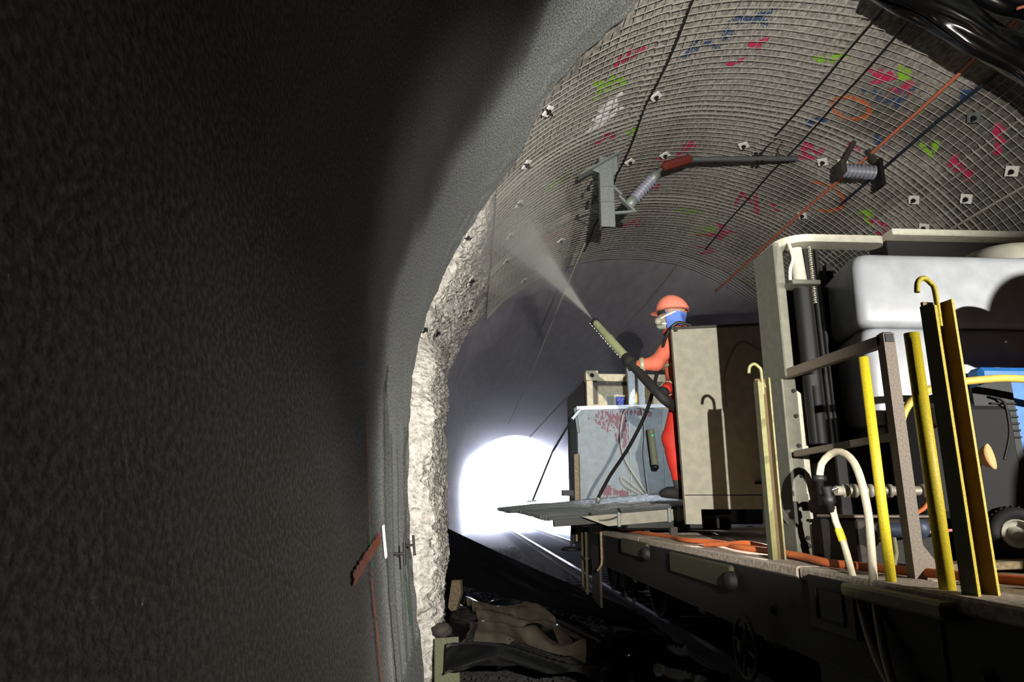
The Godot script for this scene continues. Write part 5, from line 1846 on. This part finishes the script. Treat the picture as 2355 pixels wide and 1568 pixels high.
func worker() -> void:
	var f := Vector3(-0.92, 0.06, -0.38).normalized()          # where he faces: the wall, a little away from the camera
	var l := Vector3.UP.cross(f).normalized()                   # his left side, towards the camera
	var up := Vector3.UP
	var o := w(-0.96, 1.27, 5.98)
	var t := thing("person", "worker in dusty orange coverall, helmet, goggles and mask aiming a spraying lance", "person", o)
	var pel := o + up * 0.93
	var chest := o + up * 1.28 + f * 0.03
	var neck := o + up * 1.5 + f * 0.05
	var head := o + up * 1.655 + f * 0.085
	var shl := o + up * 1.42 + l * 0.19 + f * 0.02
	var shr := o + up * 1.42 - l * 0.19 + f * 0.04
	var tip := w(-1.735, 2.915, 6.2)
	var dirn := Vector3(-0.4, 0.742, -0.539).normalized()
	var hl := tip - dirn * 0.66 + l * 0.03 + Vector3(0.02, -0.02, 0)
	var hr := tip - dirn * 1.0 + Vector3(0.09, -0.02, 0.0)
	var ell := shl.lerp(hl, 0.5) - up * 0.13 + l * 0.05
	var elr := shr.lerp(hr, 0.5) - up * 0.14 - l * 0.06
	var hipl := pel + l * 0.095 - up * 0.03
	var hipr := pel - l * 0.095 - up * 0.03
	var knl := o + up * 0.5 + l * 0.13 + f * 0.13
	var knr := o + up * 0.5 - l * 0.13 + f * 0.02
	var anl := o + up * 0.1 + l * 0.15 + f * 0.06
	var anr := o + up * 0.1 - l * 0.15 - f * 0.08
	var bones := [
		[pel - l * 0.06, pel + l * 0.06, 0.155, 0.155], [pel, chest, 0.15, 0.165], [chest - l * 0.08, chest + l * 0.08, 0.15, 0.15], [chest, neck, 0.12, 0.07],
		[shl, shr, 0.085, 0.085], [neck - up * 0.06, head, 0.06, 0.055],
		[head, head + f * 0.02 + up * 0.05, 0.088, 0.09], [head - f * 0.04 + up * 0.04, head + up * 0.05, 0.09, 0.09], [head + f * 0.03 - up * 0.07, head + f * 0.05 - up * 0.09, 0.05, 0.035],
		[head + f * 0.1 - up * 0.0, head + f * 0.118 - up * 0.03, 0.014, 0.018],
		[head + l * 0.088 - up * 0.01, head + l * 0.092 + up * 0.03, 0.014, 0.018], [head - l * 0.088 - up * 0.01, head - l * 0.092 + up * 0.03, 0.014, 0.018],
		[shl, ell, 0.076, 0.062], [ell, hl - (hl - ell).normalized() * 0.06, 0.064, 0.05], [shr, elr, 0.076, 0.062], [elr, hr - (hr - elr).normalized() * 0.06, 0.064, 0.05],
		[hipl, knl, 0.105, 0.082], [knl, anl, 0.084, 0.072], [hipr, knr, 0.105, 0.082], [knr, anr, 0.084, 0.072],
		[knl - f * 0.03 - up * 0.12, knl - up * 0.2 - f * 0.04, 0.08, 0.075]]
	var waist := pel.y + 0.06
	var jacket := Color(0.70, 0.16, 0.09)
	var trousers := Color(0.62, 0.025, 0.012)
	var skin := Color(0.42, 0.24, 0.17)
	var st := S()
	figure(st, bones, 0.0135, 0.035, func(p: Vector3) -> Color:
		if p.y > neck.y + 0.02 and p.distance_to(head) < 0.22:
			return skin
		var c: Color = jacket if p.y > waist else trousers
		if p.y < anl.y + 0.05:
			c = Color(0.05, 0.05, 0.05)
		return c * (1.0 + 0.25 * n_lump.get_noise_3dv(p * 2.0)))
	obj("body", st, M.worker, t)
	# waist jacket hem and reflective bands
	for y in [waist - 0.005, waist + 0.16]:
		st = S()
		var ringp := []
		for k in 33:
			var an := TAU * k / 32
			var c: Vector3 = pel + Vector3.UP * (y - pel.y) + f * 0.015
			ringp.append(c + l * cos(an) * 0.218 + f * sin(an) * 0.168)
		tube(st, ringp, 0.016, 8, false)
		obj("reflective_band", st, M.reflector if y > waist else M.worker_dark, t)
	for e in [[ell, hl, 0.62, 0.062], [elr, hr, 0.62, 0.062]]:
		st = S()
		var c: Vector3 = e[0].lerp(e[1], e[2])
		var ax: Vector3 = (e[1] - e[0]).normalized()
		lathe(st, [Vector2(e[3], -0.02), Vector2(e[3] + 0.004, -0.018), Vector2(e[3] + 0.003, 0.018), Vector2(e[3] - 0.002, 0.02)], c, ax, 18)
		obj("sleeve_band", st, M.reflector, t)
	# gloves: five fingers closed on the lance and on the hose
	for q in [[hl, ell], [hr, elr]]:
		var fw: Vector3 = (q[0] - q[1]).normalized()
		var gr: Vector3 = (-l + up * 0.2)
		gr = (gr - fw * gr.dot(fw)).normalized()
		st = S()
		figure(st, hand_bones(q[0] - fw * 0.02, fw, gr, gr.cross(fw).normalized()) + [[q[0] - fw * 0.13, q[0] - fw * 0.06, 0.05, 0.036]], 0.0045, 0.008, func(_p): return Color.WHITE)
		obj("glove", st, M.glove, t)
	# boots
	for q in [anl, anr]:
		st = S()
		var g := Vector3(q.x, o.y, q.z)
		figure(st, [[g + up * 0.05 - f * 0.04, g + up * 0.045 + f * 0.12, 0.05, 0.045], [g + up * 0.07, g + up * 0.26, 0.062, 0.075], [g + up * 0.03 - f * 0.06, g + up * 0.03 + f * 0.17, 0.035, 0.034]], 0.011, 0.03, func(_p): return Color.WHITE)
		obj("boot", st, M.glove, t)
	# helmet, goggles, respirator, blue neck cloth
	var hc := head + up * 0.045 - f * 0.012
	helmet_shape(t, hc, (f + up * -0.1).normalized(), (up + f * 0.1).normalized(), M.helmet)
	st = S()
	grid(st, 20, 6, func(u, v):
		var an: float = lerpf(-1.25, 1.25, u)
		return head + f * cos(an) * 0.115 + l * sin(an) * 0.1 + up * lerpf(-0.005, 0.055, v) + f * 0.012 * sin(v * PI))
	obj("goggles", st, M.body_dark, t)
	st = S()
	figure(st, [[head + f * 0.085 - up * 0.05, head + f * 0.125 - up * 0.06, 0.055, 0.04], [head + f * 0.06 - up * 0.09, head + f * 0.11 - up * 0.1, 0.05, 0.035], [head + f * 0.1 + l * 0.05 - up * 0.075, head + f * 0.115 + l * 0.075 - up * 0.08, 0.032, 0.034], [head + f * 0.1 - l * 0.05 - up * 0.075, head + f * 0.115 - l * 0.075 - up * 0.08, 0.032, 0.034]], 0.006, 0.015, func(_p): return Color.WHITE)
	obj("respirator", st, M.mask, t)
	st = S()
	tube(st, curve([head + f * 0.1 + l * 0.06 - up * 0.05, head + f * 0.03 + l * 0.1 - up * 0.025, head - f * 0.06 + l * 0.095 + up * 0.01, head - f * 0.105 + up * 0.02], 0.02), 0.007, 6)
	tube(st, curve([head + f * 0.09 + l * 0.055 - up * 0.09, head + l * 0.09 - up * 0.11, head - f * 0.08 + l * 0.08 - up * 0.1], 0.02), 0.007, 6)
	obj("mask_strap", st, M.plate_white, t)
	st = S()
	grid(st, 28, 8, func(u, v):
		var an: float = lerpf(1.15, TAU - 1.15, u)
		var r := lerpf(0.108, 0.098, sin(v * PI)) + 0.008 * sin(an * 5.0 + v * 4.0)
		return head + f * (cos(an) * r * 1.12 - 0.01) + l * sin(an) * r + up * lerpf(-0.15, 0.012 , v))
	obj("neck_cloth", st, M.scarf, t)
	# collar
	st = S()
	var cp := []
	for k in 25:
		var an := TAU * k / 24
		cp.append(neck - up * 0.0 + f * cos(an) * 0.1 + l * sin(an) * 0.1 + up * 0.02 * cos(an) * -1.0)
	tube(st, cp, 0.026, 8, false)
	obj("collar", st, M.orange_cloth, t)
	# the lance he holds
	t = thing("spray_lance", "dusty green-grey spraying lance with a black hose, held by the worker", "nozzle", tip)
	st = S()
	var base := tip - dirn * 0.56
	var ln := tip.distance_to(base)
	lathe(st, [Vector2(0, 0), Vector2(0.036, 0), Vector2(0.04, 0.02), Vector2(0.038, ln * 0.45), Vector2(0.044, ln * 0.5), Vector2(0.036, ln * 0.55), Vector2(0.033, ln * 0.9), Vector2(0.027, ln * 0.99), Vector2(0.02, ln), Vector2(0.014, ln - 0.02)], base, dirn, 18)
	obj("barrel", st, M.lance, t)
	st = S()
	lathe(st, [Vector2(0.034, 0), Vector2(0.039, 0.0), Vector2(0.039, 0.03), Vector2(0.03, 0.034)], tip - dirn * 0.04, dirn, 18)
	obj("tip_ring", st, M.black_steel, t)
	st = S()
	lathe(st, [Vector2(0.03, 0), Vector2(0.055, 0), Vector2(0.058, 0.06), Vector2(0.045, 0.1), Vector2(0.036, 0.12)], base - dirn * 0.1, dirn, 18)
	obj("mixing_collar", st, M.glove, t)
	st = S()
	tube(st, curve([base - dirn * 0.02, base - dirn * 0.3, base - dirn * 0.55 + Vector3(0.03, -0.02, 0), w(-1.04, 1.98, 5.86), w(-0.98, 1.7, 5.8), w(-0.9, 1.45, 5.85), w(-0.8, 1.27, 6.0)], 0.03), 0.043, 14)
	obj("feed_hose", st, M.rubber, t)
	st = S()
	var edge_side := dirn.cross(Vector3.BACK).normalized()
	for k in 14:
		var p := base + dirn * (0.02 + 0.04 * k) - Vector3(0.042, 0.02, 0)
		tube(st, [p, p + dirn * rng.randf_range(0.008, 0.022)], 0.0035, 5)
	obj("drips", st, M.paint_white, t)
	spray(tip, dirn)


func fog(called: String, label: String, shape: int, at: Transform3D, size: Vector3, density: float, col: Color) -> void:
	var m := FogMaterial.new()
	m.density = density
	m.albedo = col
	var o := FogVolume.new()
	o.name = numbered(called)
	o.shape = shape
	o.size = size
	o.material = m
	o.transform = at
	o.set_meta("kind", "stuff")
	o.set_meta("label", label)
	o.set_meta("category", "spray")
	add_child(o)


func spray(tip: Vector3, dirn: Vector3) -> void:
	var y := -dirn
	var x := y.cross(Vector3.BACK).normalized()
	var b := Basis(x, y, x.cross(y))
	var CONE := RenderingServer.FOG_VOLUME_SHAPE_CONE
	var col := Color(0.97, 0.97, 0.96)
	for q in [[0.55, 0.085, 14.0, "dense white core of the concrete spray jet at the lance tip"], [1.1, 0.22, 3.0, "bright middle of the widening concrete spray jet"], [1.75, 0.44, 0.9, "outer haze of the widening concrete spray jet"], [2.3, 0.85, 0.28, "widest faint haze of the spray jet near the vault"]]:
		fog("spray_jet", q[3], CONE, Transform3D(b, tip - dirn * 0.02 + dirn * q[0] * 0.5), Vector3(q[1], q[0], q[1]), q[2], col)
	fog("spray_cloud", "pale dust cloud where the spray strikes the left vault", RenderingServer.FOG_VOLUME_SHAPE_ELLIPSOID, Transform3D(Basis(), tip + dirn * 1.75), Vector3(1.3, 1.5, 1.9), 0.16, col)


func haze() -> void:
	fog("tunnel_haze", "thin bluish dust haze filling the far tunnel towards the portal", RenderingServer.FOG_VOLUME_SHAPE_BOX, Transform3D(Basis(), w(0, 2.7, 29.0)), Vector3(7.2, 6.4, 36.0), 0.02, Color(0.94, 0.94, 0.98))
	fog("tunnel_haze", "denser white haze just inside the bright far portal", RenderingServer.FOG_VOLUME_SHAPE_BOX, Transform3D(Basis(), w(0, 2.7, 35.0)), Vector3(7.2, 6.4, 22.0), 0.10, Color(0.94, 0.95, 0.99))


# people crouching on the wagon outside the right picture edge; their shadows fall on the tank
func bystander(o: Vector3, label: String) -> void:
	var t := thing("person", label, "person", o)
	var up := Vector3.UP
	var f := Vector3(-0.75, 0, -0.66).normalized()
	var l := up.cross(f)
	var head := o + up * 0.96
	var st := S()
	figure(st, [[o + up * 0.3, o + up * 0.66, 0.16, 0.17], [o + up * 0.62 - l * 0.17, o + up * 0.62 + l * 0.17, 0.09, 0.09], [o + up * 0.7, head, 0.06, 0.06], [head, head + up * 0.06, 0.09, 0.095], [head + f * 0.1 - up * 0.02, head + f * 0.11 - up * 0.04, 0.014, 0.018],
		[o + up * 0.62 - l * 0.19, o + up * 0.4 - l * 0.24 + f * 0.1, 0.07, 0.06], [o + up * 0.4 - l * 0.24 + f * 0.1, o + up * 0.4 - l * 0.1 + f * 0.3, 0.055, 0.045], [o + up * 0.62 + l * 0.19, o + up * 0.4 + l * 0.24 + f * 0.1, 0.07, 0.06], [o + up * 0.4 + l * 0.24 + f * 0.1, o + up * 0.4 + l * 0.1 + f * 0.3, 0.055, 0.045],
		[o + up * 0.28 - l * 0.1, o + up * 0.38 - l * 0.16 + f * 0.34, 0.1, 0.08], [o + up * 0.38 - l * 0.16 + f * 0.34, o + up * 0.08 - l * 0.16 + f * 0.26, 0.075, 0.06], [o + up * 0.28 + l * 0.1, o + up * 0.38 + l * 0.16 + f * 0.34, 0.1, 0.08], [o + up * 0.38 + l * 0.16 + f * 0.34, o + up * 0.08 + l * 0.16 + f * 0.26, 0.075, 0.06]], 0.022, 0.04, func(p: Vector3) -> Color: return Color(0.72, 0.11, 0.055) if p.y < o.y + 0.76 else Color(0.42, 0.24, 0.17))
	obj("body", st, M.worker, t)
	helmet_shape(t, head + up * 0.035, f, up, M.helmet)


# leans over the machine from the right, so that helmet and neck throw the shadow on the tank
func leaning_worker() -> void:
	var t := thing("person", "worker with a helmet leaning over the machine, outside the right picture edge", "person", w(0.7, 0.95, 2.5))
	var up := Vector3.UP
	var f := Vector3(-0.9, -0.35, 0.0).normalized()
	var b := Vector3.BACK
	var head := w(-0.17, 1.945, 2.5)
	var sh := w(0.16, 1.86, 2.5)
	var hip := w(0.66, 1.78, 2.5)
	var st := S()
	figure(st, [[hip, sh, 0.14, 0.13], [sh - b * 0.16, sh + b * 0.16, 0.085, 0.085], [sh, head, 0.06, 0.055], [head, head + up * 0.05, 0.085, 0.09], [head + f * 0.09, head + f * 0.1 - up * 0.02, 0.016, 0.018],
		[sh + b * 0.18, w(0.1, 1.56, 2.28), 0.07, 0.055], [w(0.1, 1.56, 2.28), w(-0.02, 1.32, 2.35), 0.055, 0.045], [sh - b * 0.18, w(0.1, 1.56, 2.72), 0.07, 0.055], [w(0.1, 1.56, 2.72), w(-0.02, 1.32, 2.65), 0.055, 0.045],
		[hip + b * 0.09, w(0.62, 1.42, 2.38), 0.1, 0.08], [w(0.62, 1.42, 2.38), w(0.76, 1.02, 2.38), 0.08, 0.06], [hip - b * 0.09, w(0.62, 1.42, 2.62), 0.1, 0.08], [w(0.62, 1.42, 2.62), w(0.76, 1.02, 2.62), 0.08, 0.06]], 0.022, 0.04, func(p: Vector3) -> Color: return Color(0.72, 0.11, 0.055) if p.x > 0.04 else Color(0.42, 0.24, 0.17))
	obj("body", st, M.worker, t)
	helmet_shape(t, head + up * 0.03, Vector3(-0.97, -0.24, 0), Vector3(-0.24, 0.97, 0), M.helmet)


func lamp(label: String, at: Vector3, az: float, el: float, foot: float) -> Node3D:
	var dir := heading(az, el)
	var t := thing("floodlight", label, "lamp", Vector3(at.x, foot, at.z))
	var st := S()
	lathe(st, [Vector2(0, 0), Vector2(0.05, 0), Vector2(0.08, 0.06), Vector2(0.085, 0.14), Vector2(0.078, 0.14), Vector2(0.07, 0.07), Vector2(0, 0.05)], at - dir * 0.16, dir, 24)
	obj("housing", st, M.black_steel, t)
	st = S()
	lathe(st, [Vector2(0, 0.004), Vector2(0.03, 0.003), Vector2(0.034, 0)], at - dir * 0.05, dir, 20)
	obj("lens", st, M.lens, t)
	st = S()
	var b := at - dir * 0.14 - Vector3(0, 0.03, 0)
	tube(st, [b, Vector3(b.x, foot + 0.7, b.z)], 0.018, 10)
	obj("stand", st, M.black_steel, t)
	for k in 3:
		st = S()
		var an := TAU * k / 3.0
		tube(st, [Vector3(b.x, foot + 0.75, b.z), Vector3(b.x + 0.4 * cos(an), foot, b.z + 0.4 * sin(an))], 0.014, 8)
		obj("leg", st, M.black_steel, t)
	return t


# added lamp, unseen, hung by the shield panel to brighten the deck
func added_deck_lamp() -> void:
	var t := thing("added_deck_lamp", "small added lamp, unseen behind the pale hooked stake, that brightens the deck", "lamp", w(-0.58, 1.2, 4.95))
	var st := S()
	box(st, w(-0.58, 1.37, 5.0), Vector3(0.12, 0.05, 0.16), 0.01)
	obj("housing", st, M.black_steel, t)
	st = S()
	box(st, w(-0.58, 1.335, 4.98), Vector3(0.08, 0.012, 0.1), 0.002)
	obj("glass", st, M.lens, t)
	st = S()
	bar(st, w(-0.58, 1.385, 5.06), w(-0.58, 1.385, 5.5), 0.03, 0.02)
	obj("arm", st, M.black_steel, t)
	beam("added_deck_lamp_beam", w(-0.58, 1.29, 4.95), 215.0, -30.0, 5.0, 42.0, 0.6, 0.03, Color(1.0, 0.92, 0.84))
	# a cool work light behind the shield panel, aimed at the metal bin
	var at := w(-0.5, 2.45, 5.85)
	t = thing("bin_lamp", "cool white work light clamped behind the shield panel, aimed at the metal bin", "lamp", at)
	st = S()
	box(st, at + Vector3(0, 0, 0.07), Vector3(0.16, 0.12, 0.06), 0.01)
	obj("housing", st, M.black_steel, t)
	st = S()
	box(st, at + Vector3(0, 0, 0.03), Vector3(0.12, 0.09, 0.01), 0.002)
	obj("glass", st, M.lens, t)
	beam("bin_lamp_beam", at, -5.0, -11.0, 12.0, 38.0, 0.9, 0.04, Color(0.90, 0.95, 1.0))


func floodlights() -> void:
	var at := w(-2.365, 1.573, -0.8)
	var t := lamp("portable floodlight with added beam-cutting flaps on a stand beside the camera, outside the picture", at, -3.0, 16.0, -0.25)
	# added flaps, unseen, cut to keep the beam off near wall and tank
	var doors := [[[-12.6, -40.0], [-11.9, 0.0], [-8.6, 13.0], [-4.6, 23.0], [-0.2, 31.0], [3.5, 36.0], [10.0, 60.0], [-40.0, 75.0], [-75.0, 30.0], [-70.0, -40.0]], [[15.8, 14.0], [15.8, -45.0], [60.0, -45.0], [60.0, 14.0]], [[3.2, -9.0], [16.4, -9.0], [16.4, -48.0], [3.2, -48.0]]]
	for q in doors:
		var c := heading(-40.0, 20.0) if q.size() > 5 else heading(35.0, -15.0) if q[2][0] > 20.0 else heading(10.0, -25.0)
		var x := Vector3.UP.cross(c).normalized()
		var y := c.cross(x)
		var poly := []
		for e in q:
			var h := heading(e[0], e[1])
			h = h / h.dot(c) * 0.26
			poly.append(Vector2(h.dot(x), h.dot(y)))
		var st := S()
		extrude(st, poly, at + c * 0.26, x, y, c * 0.004)
		obj("added_beam_flap", st, M.black_steel, t)
	at = w(0.9, 1.9, -0.5)
	t = lamp("second floodlight on a stand on the wagon, outside the picture on the right", at, -27.0, 0.0, 0.0)
	var dir := heading(-66.0, 0.0)
	var st2 := S()
	bar(st2, at + heading(-46.0, 0.0) * 0.26 - Vector3(0, 0.25, 0), at + heading(-46.0, 0.0) * 0.26 + Vector3(0, 0.25, 0), 0.004, 0.004)
	quad(st2, at + heading(-46.0, -45.0) * 0.3, at + heading(-46.0, 45.0) * 0.3, at + heading(-85.0, 45.0) * 0.3, at + heading(-85.0, -45.0) * 0.3)
	obj("added_beam_flap", st2, M.black_steel, t)  # added flap that blocks this beam from the left wall


func _ready() -> void:
	n_rock.noise_type = FastNoiseLite.TYPE_SIMPLEX_SMOOTH
	n_rock.frequency = 0.9
	n_rock.seed = 7
	n_rock.fractal_octaves = 3
	n_lump.noise_type = FastNoiseLite.TYPE_SIMPLEX_SMOOTH
	n_lump.frequency = 2.6
	n_lump.seed = 12
	n_lump.fractal_octaves = 4
	n_soft.noise_type = FastNoiseLite.TYPE_SIMPLEX_SMOOTH
	n_soft.frequency = 1.0
	n_soft.seed = 44
	n_soft.fractal_type = FastNoiseLite.FRACTAL_NONE
	n_tint.noise_type = FastNoiseLite.TYPE_SIMPLEX_SMOOTH
	n_tint.frequency = 0.55
	n_tint.seed = 31
	n_tint.fractal_octaves = 4
	light_and_camera()
	materials()
	M.worker_dark = mat(Color(0.35, 0.06, 0.04), 0.8)
	M.orange_cloth = mat(Color(0.88, 0.36, 0.24), 0.8, 0.0, "fine", 6.0)
	tunnel()
	track()
	ground_sheets()
	wagon()
	tank()
	guard_and_mast()
	machine()
	basket()
	zinc_box()
	worker()
	stakes_and_poles()
	plumbing()
	bracket()
	duct()
	wire_mesh()
	anchor_plates()
	cables()
	leaning_worker()
	bystander(w(0.42, 0.98, 1.3), "second crouching worker with a helmet farther out on the wagon, outside the picture")
	floodlights()
	added_deck_lamp()
	haze()
